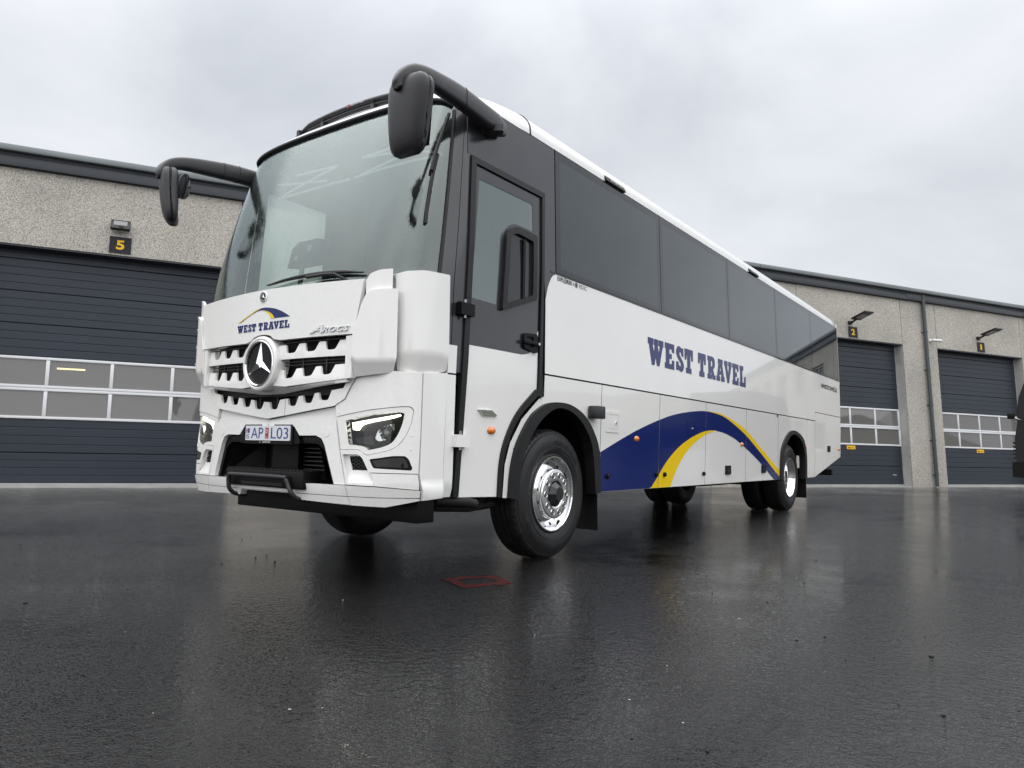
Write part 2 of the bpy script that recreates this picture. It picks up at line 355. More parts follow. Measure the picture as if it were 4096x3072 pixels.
def patch(name, outer, surf, mat, parent, off=0.0, thick=.02, holes=(), step=.06, flip=False, smooth=True, edge=None, back=None):
    """a panel: 2-D outline (with holes) meshed and laid on a surface, with real thickness"""
    offf = off if callable(off) else (lambda a, b: off)
    loops = [resample(list(outer), step)]+[resample(list(h), step) for h in holes]
    vs = []; es = []
    for lp in loops:
        k = len(vs); vs += [Vector(p) for p in lp]; es += [(k+i, k+(i+1) % len(lp)) for i in range(len(lp))]
    x0, x1 = min(v.x for v in vs), max(v.x for v in vs); y0, y1 = min(v.y for v in vs), max(v.y for v in vs)
    gx = max(1, int((x1-x0)/step)); gy = max(1, int((y1-y0)/step))
    for i in range(1, gx):
        for j in range(1, gy):
            p = (x0+(x1-x0)*i/gx, y0+(y1-y0)*j/gy)
            if inside(p, loops[0]) and not any(inside(p, h) for h in loops[1:]) and all(abs(q[0]-p[0])+abs(q[1]-p[1]) > .45*step for lp in loops for q in lp): vs.append(Vector(p))
    r = delaunay_2d_cdt(vs, es, [], 0, 1e-5)
    cv, cf = r[0], r[2]; F0 = []
    for f in cf:
        c = (sum(cv[i].x for i in f)/3, sum(cv[i].y for i in f)/3)
        if inside(c, loops[0]) and not any(inside(c, h) for h in loops[1:]):
            f = list(f)
            ar = area2([tuple(cv[i]) for i in f])
            if ar < 0: f.reverse()
            if abs(ar) > 2e-8: F0.append(f)
    used = sorted({i for f in F0 for i in f}); ix = {v: k for k, v in enumerate(used)}
    V = [surf(cv[i].x, cv[i].y, offf(cv[i].x, cv[i].y)) for i in used]
    Fs = [[ix[i] for i in f] for f in F0]
    nf = len(Fs)
    if thick:
        ed = {}
        for f in F0:
            for a, b in zip(f, f[1:]+f[:1]): ed[(a, b)] = 1
        bd = [(a, b) for (a, b) in ed if (b, a) not in ed]
        d1 = {}; d2 = {}
        for a, b in bd:
            for q in (a, b):
                if q not in d1:
                    o_ = offf(cv[q].x, cv[q].y)
                    d1[q] = len(V); V.append(surf(cv[q].x, cv[q].y, o_)); d2[q] = len(V); V.append(surf(cv[q].x, cv[q].y, o_-thick))
        Fs += [[d1[a], d2[a], d2[b], d1[b]] for a, b in bd]
    if flip: Fs = [f[::-1] for f in Fs]
    ob = mobj(name, V, Fs, [mat]+([edge] if edge else []), parent, smooth, ([0]*nf+[1]*(len(Fs)-nf)) if edge else None)
    if smooth:                                   # shade with the normals of the true surface
        h = 2e-3; nv = []
        g_ = lambda a, b: Vector(surf(a, b, offf(a, b)))
        for i in used:
            a, b = cv[i].x, cv[i].y; n_ = (g_(a+h, b)-g_(a-h, b)).cross(g_(a, b+h)-g_(a, b-h)).normalized()
            nv.append(-n_ if flip else n_)
        me = ob.data; ln = []
        for k, pg in enumerate(me.polygons):
            for v in pg.vertices: ln.append(tuple(nv[v]) if k < nf else tuple(pg.normal))
        me.normals_split_custom_set(ln)
    return ob
def text2d(s, h, bold=0.0, shear=0.0, sx=1.0, spacing=1.0):
    """lettering of cap height h: returns (verts2d, faces), origin at bottom left"""
    cu = bpy.data.curves.new('t', 'FONT'); cu.body = s; cu.offset = bold; cu.shear = shear; cu.space_character = spacing; cu.resolution_u = 6
    ob = bpy.data.objects.new('t', cu); COL.objects.link(ob)
    dg = bpy.context.evaluated_depsgraph_get(); me = bpy.data.meshes.new_from_object(ob.evaluated_get(dg))
    v = [(p.co.x, p.co.y) for p in me.vertices]; f = [list(p.vertices) for p in me.polygons]
    bpy.data.objects.remove(ob); bpy.data.curves.remove(cu); bpy.data.meshes.remove(me)
    a = min(p[0] for p in v); b = min(p[1] for p in v); k = h/(max(p[1] for p in v)-b)
    return [((p[0]-a)*k*sx, (p[1]-b)*k) for p in v], f
def text(name, s, org, size, surf, mat, parent, off=.003, flip=False, thick=0, **kw):
    """size = (width, height) on the surface"""
    v, f = text2d(s, size[1], **kw); w = max(p[0] for p in v); k = size[0]/w
    V = [surf(org[0]+p[0]*k, org[1]+p[1], off) for p in v]; Fs = [q for q in f]
    # make faces look outward
    def nrm(q):
        a, b, c = (Vector(v[q[0]]), Vector(v[q[1]]), Vector(v[q[2]])); return (b-a).cross(c-a)
    Fs = [q if nrm(q) >= 0 else q[::-1] for q in Fs]
    n0 = len(V)
    if thick:
        ed = {(a, b) for q in Fs for a, b in zip(q, q[1:]+q[:1])}
        V += [surf(org[0]+p[0]*k, org[1]+p[1], off-thick) for p in v]
        Fs = Fs+[[a, a+n0, b+n0, b] for a, b in ed if (b, a) not in ed]
    if flip: Fs = [q[::-1] for q in Fs]
    return mobj(name, V, Fs, mat, parent)
def strips(name, cols, surf, mat, parent, off):
    """cols: (u, vlow, vhigh) columns joined into one band"""
    V = []; Fs = []
    for u, a, b in cols:
        V += [surf(u, a, off), surf(u, b, off)]
    for i in range(len(cols)-1): Fs.append((2*i, 2*i+2, 2*i+3, 2*i+1))
    return mobj(name, V, Fs, mat, parent)
def interp(tab, x):
    if x <= tab[0][0]: return tab[0][1]
    for (a, b), (c, d) in zip(tab, tab[1:]):
        if x <= c: return b+(d-b)*(x-a)/(c-a)
    return tab[-1][1]

GL = {  # slab-serif capitals in a unit box (outline, holes)
 'W': ([(0,1),(.35,1),(.35,.76),(.30,.76),(.385,.5),(.43,.76),(.385,.76),(.385,1),(.67,1),(.67,.76),(.62,.76),(.70,.5),(.76,.76),(.70,.76),(.70,1),(1,1),(1,.76),(.95,.76),(.74,0),(.57,0),(.49,.32),(.42,0),(.25,0),(.07,.76),(0,.76)], []),
 'E': ([(0,1),(1,1),(1,.66),(.75,.66),(.72,.78),(.48,.78),(.48,.60),(.73,.60),(.73,.40),(.48,.40),(.48,.20),(.72,.20),(.75,.36),(1,.36),(1,0),(0,0),(0,.22),(.1,.22),(.1,.78),(0,.78)], []),
 'S': ([(.95,.96),(.95,.62),(.72,.62),(.64,.74),(.52,.79),(.43,.74),(.45,.66),(.62,.56),(.85,.45),(1,.31),(1,.16),(.87,.04),(.64,-.02),(.44,.02),(.30,.07),(.30,.03),(.02,.03),(.02,.38),(.30,.38),(.37,.25),(.5,.20),(.6,.25),(.58,.33),(.42,.42),(.2,.53),(.02,.68),(.02,.84),(.17,.98),(.4,1.02),(.58,.98),(.68,.93),(.68,.96)], []),
 'T': ([(0,1),(1,1),(1,.54),(.8,.54),(.72,.78),(.68,.78),(.68,.22),(.82,.22),(.82,0),(.15,0),(.15,.22),(.31,.22),(.31,.78),(.28,.78),(.2,.54),(0,.54)], []),
 'R': ([(0,1),(.62,1),(.82,.95),(.92,.82),(.92,.62),(.82,.5),(.68,.45),(.85,.2),(1,.2),(1,0),(.62,0),(.42,.38),(.42,.2),(.52,.2),(.52,0),(0,0),(0,.2),(.1,.2),(.1,.79),(0,.79)], [[(.42,.8),(.42,.56),(.55,.56),(.6,.62),(.6,.74),(.55,.8)]]),
 'A': ([(.2,1),(.78,1),(.78,.78),(.72,.78),(.92,.22),(1,.22),(1,0),(.56,0),(.56,.22),(.62,.22),(.60,.30),(.38,.30),(.36,.22),(.44,.22),(.44,0),(0,0),(0,.22),(.08,.22),(.26,.78),(.2,.78)], [[(.43,.46),(.56,.46),(.49,.72)]]),
 'V': ([(0,1),(.45,1),(.45,.78),(.39,.78),(.52,.42),(.63,.78),(.55,.78),(.55,1),(1,1),(1,.78),(.93,.78),(.63,0),(.4,0),(.07,.78),(0,.78)], []),
 'L': ([(0,1),(.62,1),(.62,.78),(.46,.78),(.46,.2),(.72,.2),(.78,.5),(1,.5),(1,0),(0,0),(0,.2),(.1,.2),(.1,.78),(0,.78)], [])}
WT = [('W',1.675,2.055),('E',2.09,2.338),('S',2.385,2.60),('T',2.622,2.864),('T',3.019,3.261),('R',3.316,3.58),('A',3.609,3.895),('V',3.885,4.159),('E',4.186,4.42),('L',4.46,4.705)]
def westtravel(u0, u1, z0, z1, surf, parent, off):
    """the ten slab-serif letters, spaced as on the bus"""
    for ch, a, b in WT:
        k = (u1-u0)/(4.705-1.675); o, hs = GL[ch]
        f = lambda p: (u0+(a-1.675)*k+p[0]*(b-a)*k, z0+p[1]*(z1-z0))
        patch('letter', [f(p) for p in o], surf, 'navy', parent, off=off, thick=0, holes=[[f(p) for p in h] for h in hs], step=max(.02, (u1-u0)/20), smooth=False)

# ------------------------------------------------------------------ setting
g = mobj('ground', [(-350, -350, 0), (350, -350, 0), (350, 350, 0), (-350, 350, 0)], [(0, 1, 2, 3)], 'asphalt'); g['kind'] = 'structure'
flat = lambda a, b, o: (a, b, .004+o)
patch('red_paint_mark', [(-.07,-1.35),(-.02,-1.21),(.10,-.99),(.17,-1.0),(.38,-1.15),(.40,-1.22),(.33,-1.30),(.25,-1.49),(.17,-1.46),(.0,-1.37)], flat, 'redpaint', g, thick=0,
      holes=[[(.04,-1.29),(.13,-1.09),(.30,-1.18),(.21,-1.40)]], step=.04)
# hills on the far side of the yard, behind the camera (they show in the paint and the glass)
def hills():
    V = []; Fs = []; rnd = random.Random(3); n = 60; rows = 7
    for i in range(n+1):
        a = rad(-75+150*i/n)
        h = 26+14*math.sin(i*.21+1)+7*math.sin(i*.53)+rnd.uniform(-2, 2)
        for j in range(rows):
            t = j/(rows-1); d = 190+t*110
            V.append((d*math.cos(a), d*math.sin(a)+20, h*(t**1.4)-1+rnd.uniform(-1, 1)*t))
    for i in range(n):
        for j in range(rows-1):
            k = i*rows+j; Fs.append((k, k+rows, k+rows+1, k+1))
    o = mobj('hills', V, Fs, 'hill', None, True); o['kind'] = 'structure'
hills()

# ------------------------------------------------------------------ warehouse
TH, LEAN = rad(60.165), 0.05565
t_ = Vector((math.cos(TH), math.sin(TH), 0)); n_ = Vector((t_.y, -t_.x, 0))
up_ = Vector((0, 0, 1))*math.cos(LEAN)-n_*math.sin(LEAN); nn_ = n_*math.cos(LEAN)+Vector((0, 0, 1))*math.sin(LEAN)
BM = Matrix.Identity(4)
for i in range(3): BM[i][0] = t_[i]; BM[i][1] = -nn_[i]; BM[i][2] = up_[i]
BM.translation = (-10.6816, 1.3626, 0)          # local: x along the wall, y into the building, z up; the yard falls away from it
wh = thing('warehouse', 'long beige pebbled-concrete warehouse with dark roller doors and dark roof edge behind the bus', 'building', matrix=BM)
pl = lambda d: (lambda a, b, o: (a, d-o, b))
HD, FB = 4.375, 5.80
DOORS = [.03, 5.88, 11.73, 19.31, 25.175]; HW = 2.14
edges = []
cur = -14.0
for c in DOORS: edges.append((cur, c-HW)); cur = c+HW
edges.append((cur, 28.9))
for a, b in edges:                                    # wall panels between the openings
    k = max(1, round((b-a)/5))
    for q in range(k):
        x0 = a+(b-a)*q/k; x1 = a+(b-a)*(q+1)/k
        patch('wall_panel', [(x0+.010, -.3), (x1-.010, -.3), (x1-.010, FB+.05), (x0+.010, FB+.05)], pl(0), 'concrete', wh, thick=.06, step=3, smooth=False)
        box('jamb', (x0+.003, .055, -.3), (x1-.003, .34, FB), 'smoothcon', wh)
for c in DOORS:
    patch('lintel_panel', [(c-HW+.010, HD), (c+HW-.010, HD), (c+HW-.010, FB+.05), (c-HW+.010, FB+.05)], pl(0), 'concrete', wh, thick=.25, step=3, smooth=False)
    box('lintel_flashing', (c-HW+.01, .02, HD-.03), (c+HW-.01, .26, HD-.004), 'fascia', wh)
    box('threshold', (c-HW, .02, -.02), (c+HW, .32, .035), 'smoothcon', wh)
# back of the building (closes it off) and roof
box('rear_shell', (-14, 9, -.3), (28.9, 9.3, 6.0), 'room', wh)
box('side_shell', (-14.05, .3, -.3), (-13.9, 9, 6.0), 'room', wh)
mobj('roof', [(-14.3, -.1, 6.05), (48.4, -.1, 6.05), (48.4, 9.5, 6.6), (-14.3, 9.5, 6.6), (-14.3, -.1, 6.0), (48.4, -.1, 6.0), (48.4, 9.5, 6.5), (-14.3, 9.5, 6.5)],
     [(0, 1, 2, 3), (7, 6, 5, 4), (4, 5, 1, 0), (5, 6, 2, 1), (6, 7, 3, 2), (7, 4, 0, 3)], 'fascia', wh)
x = -14.3
while x < 48.3:
    x2 = min(x+6.0, 48.4)
    box('fascia_board', (x, -.09, 5.80), (x2-.006, -.03, 6.035), 'fascia', wh, .004)
    box('gutter', (x, -.20, 6.04), (x2-.004, -.03, 6.165), 'gutter', wh, .02)
    x = x2
box('soffit', (-14.3, -.03, 5.79), (48.4, .0, 6.03), 'fascia', wh)
# garage doors
def garage_door(c, lit):
    d = box('garage_door', (c-HW+.02, .34, .0), (c+HW-.02, .36, HD+.05), 'black', wh)
    d.data.clear_geometry()
    # guide rails and bottom rail make up the door's own mesh
    bm = bmesh.new()
    for lo, hi in (((c-HW-.03, .27, .03), (c-HW+.05, .33, HD+.03)), ((c+HW-.05, .27, .03), (c+HW+.03, .33, HD+.03)), ((c-HW+.03, .262, .025), (c+HW-.03, .31, .085))):
        r = bmesh.ops.create_cube(bm, size=1)
        for v in r['verts']: v.co = Vector([(lo[i]+hi[i])/2+v.co[i]*(hi[i]-lo[i]) for i in range(3)])
    bm.to_mesh(d.data); bm.free(); d.data.materials.clear(); d.data.materials.append(M['railgrey'])
    def section(z0, z1):
        n = max(1, round((z1-z0)/.15)); pr = []
        for k in range(n):
            a = z0+(z1-z0)*k/n; b = z0+(z1-z0)*(k+1)/n
            e = .012 if k in (0,) else .006
            pr += [((.286 if k == 0 else .276), a), (.272, a+e), (.270, a+e+.008), (.270, b-.008), (.2715, b-.003)]
        pr.append((.285, z1))
        V = []; Fs = []
        for y, z in pr: V += [(c-HW+.04, y, z), (c+HW-.04, y, z)]
        for i in range(len(pr)-1): Fs.append((2*i, 2*i+1, 2*i+3, 2*i+2))
        n2 = len(V); V += [(c-HW+.04, .31, z0), (c+HW-.04, .31, z0), (c-HW+.04, .31, z1), (c+HW-.04, .31, z1)]
        Fs += [(0, n2, n2+1, 1), (n2+2, 2*len(pr)-2, 2*len(pr)-1, n2+3)]
        mobj('door_section', V, Fs, 'door_grey', d)
    for z0, z1 in ((.086, .62), (.624, 1.232), (2.372, 2.97), (2.974, 3.57), (3.574, 4.17), (4.174, HD+.04)): section(z0, z1)
    # glazed band: outer rails, mullions, eight panes
    W = HW-.04
    for z0, z1 in ((1.236, 1.285), (1.745, 1.795), (1.799, 1.85), (2.318, 2.368)):
        box('glazing_rail', (c-W, .25, z0), (c+W, .31, z1), 'frame', d, .006)
    px_ = [c-W, c-1.04, c, c+1.04, c+W]
    for z0, z1 in ((1.287, 1.743), (1.852, 2.316)):
        for i, q in enumerate(px_):
            w = .03 if 0 < i < 4 else .035
            qq = q+(.03 if i == 0 else -.03 if i == 4 else 0)
            box('mullion', (qq-w, .253, z0), (qq+w, .308, z1), 'frame', d, .005)
        for i in range(4):
            a = px_[i]+(.067 if i == 0 else .032); b = px_[i+1]-(.067 if i == 3 else .032)
            mobj('pane', [(a, .275, z0+.001), (b, .275, z0+.001), (b, .275, z1-.001), (a, .275, z1-.001)], [(0, 1, 2, 3)], 'pane', d)
    box('door_back', (c-HW, 2.9, .0), (c+HW, 3.0, HD), 'room', d)
    for s in (-1, 1): box('bay_partition', (c+s*HW-(.02 if s > 0 else 0), .40, 0), (c+s*HW+(0 if s > 0 else .02), 2.9, HD), 'room', d)
    box('bay_floor', (c-HW+.03, .40, -.05), (c+HW-.03, 2.89, .01), 'smoothcon', d)
    box('bay_ceiling', (c-HW+.03, .40, HD+.05), (c+HW-.03, 2.89, HD+.1), 'room', d)
    if lit: sweep('tube_lamp', [(c-1.12, 1.9, 2.40), (c-.62, 1.9, 2.40)], .018, 'tube', d)
    if c > 15: box('maker_label', (c+HW-.5, .2665, .36), (c+HW-.34, .2695, .376), 'printwhite', d)
for i, c in enumerate(DOORS): garage_door(c, i == 0)
# downpipes with brackets
for s in (22.42, 27.72):
    p = lathe('downpipe', [(.0, 0), (.055, 0), (.055, 6.0), (0, 6.0)], 'pipe', wh, (s, -.085, .02), (0, 0, 1), 20)
    for z in (.35, 1.4, 2.5, 3.6, 4.8):
        lathe('pipe_bracket', [(.056, 0), (.066, 0), (.066, .05), (.056, .05)], 'pipe', p, (s, -.085, z), (0, 0, 1), 16)
        box('pipe_bracket', (s-.09, -.03, z+.01), (s-.03, -.001, z+.035), 'pipe', p)
# office end of the building (beyond the right of the picture, mirrored in the bus windows)
patch('office_wall', [(28.92, -.3), (48.2, -.3), (48.2, FB+.05), (28.92, FB+.05)], pl(0), 'concrete', wh, thick=.3, step=3, smooth=False,
      holes=[[(x0, z0), (x0+1.7, z0), (x0+1.7, z0+1.35), (x0, z0+1.35)] for x0 in (30.2, 33.4, 36.6, 39.8, 43.0) for z0 in (.9, 3.75)])
box('office_rear', (28.9, 4, -.3), (48.2, 4.2, 6.0), 'room', wh)
box('office_end', (48.0, .3, -.3), (48.2, 9, 6.0), 'concrete', wh)
for x0 in (30.2, 33.4, 36.6, 39.8, 43.0):
    for z0 in (.9, 3.75):
        w = box('office_window', (x0+.01, .16, z0+.01), (x0+1.69, .17, z0+1.34), 'offglass', wh)
        for a, b, c_, d_ in ((x0, x0+1.7, z0, z0+.07), (x0, x0+1.7, z0+1.28, z0+1.35), (x0, x0+.07, z0+.07, z0+1.28), (x0+1.63, x0+1.7, z0+.07, z0+1.28), (x0+1.0, x0+1.06, z0+.07, z0+1.28)):
            box('window_frame', (a, .11, c_), (b, .158, d_), 'offframe', w)
# door number plates, floodlights, camera, yellow notices: each fixed to the wall but a thing of its own
def onwall(x, y, z): return BM @ Matrix.Translation((x, y, z))
pf = lambda a, b, o: (a, -o, b)
for c, num in ((.03, '5'), (19.335, '2'), (25.18, '1')):
    t = thing('door_number_sign', {'5': 'dark square plate with yellow number 5 on the concrete at left', '2': 'dark square plate with yellow number 2 above roller door beside the bus', '1': 'dark square plate with yellow number 1 above the rightmost door'}[num],
              'number sign', group='door number plates', matrix=onwall(c, -.004, 4.41))
    patch('plate', [(-.185, 0), (.185, 0), (.185, .32), (-.185, .32)], pf, 'sign', t, off=.012, thick=.012, step=1, smooth=False)
    w = .085 if num == '1' else .14
    text('numeral', num, (-w/2, .07), (w, .185), pf, 'signyel', t, off=.0145, bold=.035)
def floodlight(c, z, lab, small):
    t = thing('floodlight', lab, 'floodlight', group='floodlights over the doors', matrix=onwall(c, 0, z))
    if small:
        box('bracket', (-.16, -.14, .06), (-.135, -.002, .10), 'lampblack', t); box('bracket', (.135, -.14, .06), (.16, -.002, .10), 'lampblack', t)
        R = Matrix.Translation((0, -.14, .10)) @ Matrix.Rotation(rad(-28), 4, 'X'); tr = lambda v: R @ Vector(v)
        box('housing', (-.165, -.03, -.11), (.165, .035, .11), 'lampblack', t, .008, fn=tr)
        box('glass', (-.115, -.036, -.035), (.115, -.0305, .075), 'lampglass', t, fn=tr)
        box('sensor', (-.02, -.037, -.095), (.06, -.0305, -.06), 'blackgloss', t, fn=tr)
    else:
        box('wall_mount', (-.07, -.06, -.05), (.07, -.001, .05), 'lampblack', t, .008)
        sweep('arm', [(0, -.05, 0), (0, -.18, .03), (0, -.28, .07)], .03, 'lampblack', t)
        R = Matrix.Translation((0, -.22, .06)) @ Matrix.Rotation(rad(-13), 4, 'X'); tr = lambda v: R @ Vector((v[0], -v[1], v[2]))
        box('housing', (-.18, 0, -.02), (.18, .52, .035), 'lampblack', t, .012, fn=tr)
        box('led_window', (-.15, .14, -.026), (.15, .49, -.0205), 'lampglass', t, fn=tr)
floodlight(.02, 4.82, 'small black square floodlight above the left number plate', True)
floodlight(19.22, 4.84, 'flat black arm floodlight above the plate with number two', False)
floodlight(25.06, 4.86, 'flat black arm floodlight above the rightmost door', False)
t = thing('security_camera', 'small white bullet camera on the concrete pier between the two right doors', 'camera', matrix=onwall(22.72, 0, 4.58))
lathe('base', [(0, 0), (.06, 0), (.06, .03), (.03, .05), (0, .05)], 'camwhite', t, (0, -.001, 0), (0, -1, 0), 20)
sweep('arm', [(0, -.04, 0), (0, -.09, -.01)], .018, 'camwhite', t)
lathe('housing', [(0, 0), (.04, 0), (.045, .02), (.045, .26), (.038, .26), (.034, .25), (0, .25)], 'camwhite', t, (.0, -.09, .01), (.8, -.6, -.14), 20)
for c, lab in ((19.275, 'small yellow warning notice on the dark door nearest the bus tail'), (25.11, 'small yellow warning notice on the rightmost dark door')):
    t = thing('warning_notice', lab, 'notice', group='warning notices on the doors', matrix=onwall(c, .268, 1.10))
    patch('plate', [(-.185, 0), (.185, 0), (.185, .12), (-.185, .12)], pf, 'red', t, off=.003, thick=.003, step=1, smooth=False)
    patch('panel', [(-.175, .008), (.175, .008), (.175, .112), (-.175, .112)], pf, 'signyel', t, off=.0045, thick=0, step=1, smooth=False)
    patch('pictogram', [(-.12, .035), (-.03, .03), (-.02, .055), (-.06, .05), (-.085, .085), (-.10, .06), (-.13, .05)], pf, 'ink', t, off=.006, thick=0, step=.1, smooth=False)
    patch('pictogram', [(.0, .05), (.06, .06), (.13, .045), (.12, .03), (.05, .045), (.0, .04)], pf, 'ink', t, off=.006, thick=0, step=.1, smooth=False)

# ------------------------------------------------------------------ the coach: body surfaces (metres; x=0 is its near side, y runs to its rear, z up)
def cr2(pts, n=12): return spl(pts, n)
class Plan:
    def __init__(s, pts):
        s.p = cr2(pts); s.L = [0]
        for a, b in zip(s.p, s.p[1:]): s.L.append(s.L[-1]+math.dist(a, b))
        s.n = []
        for i in range(len(s.p)):
            a, b = s.p[max(i-1, 0)], s.p[min(i+1, len(s.p)-1)]
            dx, dy = (1, 0) if i == 0 else (b[0]-a[0], b[1]-a[1]); h = math.hypot(dx, dy); s.n.append((dy/h, -dx/h))
    def at(s, q, off=0):
        sg = 1 if q >= 0 else -1; q = abs(q)
        i = min(max(bisect.bisect_right(s.L, q)-1, 0), len(s.p)-2)
        a, b = s.p[i], s.p[i+1]; t = (q-s.L[i])/(s.L[i+1]-s.L[i]); m0, m1 = s.n[i], s.n[i+1]
        nx = m0[0]+(m1[0]-m0[0])*t; ny = m0[1]+(m1[1]-m0[1])*t; h = math.hypot(nx, ny)
        return (-1.25+sg*(a[0]+(b[0]-a[0])*t+nx/h*off), a[1]+(b[1]-a[1])*t+ny/h*off)
PB = Plan([(0,-1.915),(.35,-1.909),(.6,-1.892),(.79,-1.864),(.95,-1.835),(1.10,-1.79),(1.20,-1.69),(1.24,-1.53),(1.25,-1.34),(1.25,-1.0)])
# girth of the rounded corner: outline station -> length along the bumper, and slight height correction there
GIRTH = [(0,0),(.6,.6),(.7,.7),(.79,.794),(.85,.862),(.9,.918),(.95,.974),(1.0,1.032),(1.05,1.086),(1.1,1.138),(1.15,1.187),(1.2,1.237),(1.25,1.288),(1.3,1.343),(1.35,1.400),(1.4,1.457),(1.45,1.516),(1.5,1.574),(1.55,1.632),(1.6,1.686),(1.8,1.9)]
HCOR = [(0,1),(.79,.9986),(.9,.9933),(1.0,.9867),(1.1,.9813),(1.2,.9809),(1.3,.9854),(1.4,.9913),(1.5,.997),(1.6,1)]
PH = Plan([(a/10, -2.007+.092*(a/9)**2) for a in range(0, 11)]+[(1.08,-1.85),(1.15,-1.77),(1.2,-1.68)])
tuck = lambda z: 0 if z > .62 else (.62-z)*.25
def SB(s, z, o=0):
    x, y = PB.at(math.copysign(interp(GIRTH, abs(s)), s), o-tuck(z)); return (x, y, .889+(z-.889)*interp(HCOR, abs(s)))
def SH(s, z, o=0):
    x, y = PH.at(s, o); return (x, y, z)
WP = cr2([(0,0),(.3,.02),(.55,.09),(.75,.23),(.88,.42),(.95,.62),(1,1)], 16)
def SW(s, z, o=0):
    sg = 1 if s >= 0 else -1; q = min(abs(s), 1)*(len(WP)-1); i = min(int(q), len(WP)-2); t = q-i
    g_ = WP[i][0]+(WP[i+1][0]-WP[i][0])*t; d = WP[i][1]+(WP[i+1][1]-WP[i][1])*t
    u = (z-2.0)/1.36; yc = -1.95+.27*u+.19*u*u; ah = 1.225-.03*u-.05*u*u; ye = -1.47+.19*u
    return (-1.25+sg*ah*g_, yc+(ye-yc)*d-o, z)
SXT = [(0,-.03),(.514,-.02),(1.487,0),(2.356,-.008),(3.43,-.045),(4,-.065)]
sx = lambda z: interp(SXT, z)
SS = lambda y, z, o=0: (sx(z)+o, y, z)            # near side
SR = lambda y, z, o=0: (-2.5-sx(z)-o, y, z)       # far side
bus = thing('coach_bus', 'white and dark grey high coach bus with blue and yellow arc, lettered WEST TRAVEL', 'bus', (-1.25, 4.2, 0))
TOPZ = 3.43
G = .004
# --- near side: lower panels
arch_f = spl([(-.68,.517),(-.661,.739),(-.596,.932),(-.448,1.123),(-.327,1.206),(-.19,1.258),(-.01,1.275),(.173,1.26),(.378,1.19),(.544,1.062),(.664,.876),(.709,.514)], 4)
arch_fi = spl([(-.568,.50),(-.543,.738),(-.475,.911),(-.32,1.093),(-.13,1.205),(.03,1.228),(.226,1.185),(.412,1.07),(.542,.888),(.62,.50)], 4)
seal_o = [(-.25,1.30),(-.334,1.308),(-.57,1.129),(-.704,.941),(-.758,.773),(-.769,.53)]
front_panel = [(.718,1.483),(-.226,1.483),(-.226,1.31),(-.30,1.285),(-.525,1.115),(-.665,.93),(-.722,.765),(-.734,.52)]+arch_f+[(.718,.514)]
patch('wheel_panel', front_panel, SS, 'white', bus, thick=.02, step=.1, edge='black')
patch('wheel_arch_trim', arch_f+arch_fi[::-1], SS, 'rubber', bus, off=lambda a, b: .03, thick=.10, step=.05)
bays = [.722, 1.972, 3.271, 4.725, 6.194]
upperT = [(.6,.84),(.692,.862),(.801,.896),(1.149,1.006),(1.53,1.115),(1.992,1.226),(2.408,1.304),(2.918,1.361),(3.292,1.381),(3.732,1.368),(4.125,1.305),(4.755,1.120),(5.661,.807),(6.277,.600)]
yoT = [(3.30,1.3805),(3.5,1.384),(3.795,1.372),(4.26,1.302),(4.751,1.192),(5.487,.931),(6.275,.650)]
yobT = [(3.30,1.380),(3.5,1.375),(3.86,1.344),(4.262,1.258),(4.754,1.121),(5.49,.852),(6.279,.551)]
blT = [(3.55,1.162),(3.871,1.141),(4.271,1.078),(4.763,.948),(5.33,.770),(6.025,.509)]
yiT = [(1.798,.516),(1.994,.66),(2.154,.775),(2.382,.899),(2.625,.995),(2.934,1.083),(3.264,1.144),(3.588,1.164)]
yibT = [(2.281,.516),(2.351,.606),(2.489,.745),(2.682,.880),(2.938,1.000),(3.266,1.104),(3.588,1.161)]
def sm(tab):
    d = spl(tab, 8); return lambda y: interp(d, y)
U_, YO, YOB, BL, YI, YIB = map(sm, (upperT, yoT, yobT, blT, yiT, yibT))
def livery(y0, y1, parent):
    n = max(2, int((y1-y0)/.05)); ys = [y0+(y1-y0)*k/n for k in range(n+1)]
    def lo_blue(y):
        if y < 1.798: return .516
        if y < 3.588: return YI(y)
        return max(.516, BL(y)) if y < 6.02 else .516
    hi = lambda y: (U_(y) if y < 3.40 else YOB(y))
    b = [(y, lo_blue(y), hi(y)) for y in ys if hi(y) > lo_blue(y)+.002 and y < 6.3]
    if len(b) > 1: strips('blue_stripe', b, SS, 'navy', parent, .0022)
    a = [(y, (YIB(y) if y > 2.281 else .516), YI(y)) for y in ys if 1.80 <= y <= 3.588]
    if len(a) > 1: strips('yellow_stripe', a, SS, 'yellow', parent, .0026)
    a = [(y, max(.516, YOB(y)), YO(y)) for y in ys if y >= 3.33 and YO(y) > .52]
    if len(a) > 1: strips('yellow_stripe', a, SS, 'yellow', parent, .0026)
fw = [o for o in bus.children if o.name.startswith('wheel_panel')][0]
for y0, y1 in ((.700, .717),): livery(y0, y1, fw)
for a, b in zip(bays, bays[1:]):
    p = patch('luggage_door', [(a+G, .514), (b-G, .514), (b-G, 1.483), (a+G, 1.483)], SS, 'white', bus, thick=.02, step=.25, edge='black')
    livery(a+G+.001, b-G-.001, p)
arch_r = spl([(6.28,.512),(6.308,.907),(6.443,1.085),(6.657,1.216),(6.882,1.271),(7.155,1.258),(7.442,1.19),(7.614,1.098),(7.755,.862),(7.785,.510)], 4)
arch_ri = spl([(6.40,.49),(6.43,.88),(6.56,1.05),(6.74,1.165),(6.93,1.212),(7.13,1.20),(7.36,1.135),(7.52,1.03),(7.64,.83),(7.665,.49)], 4)
rp_ = patch('wheel_panel', [(6.20,.514)]+arch_r+[(7.832,.508),(7.832,1.483),(6.20,1.483)], SS, 'white', bus, thick=.02, step=.12, edge='black')
livery(6.201, 6.262, rp_)
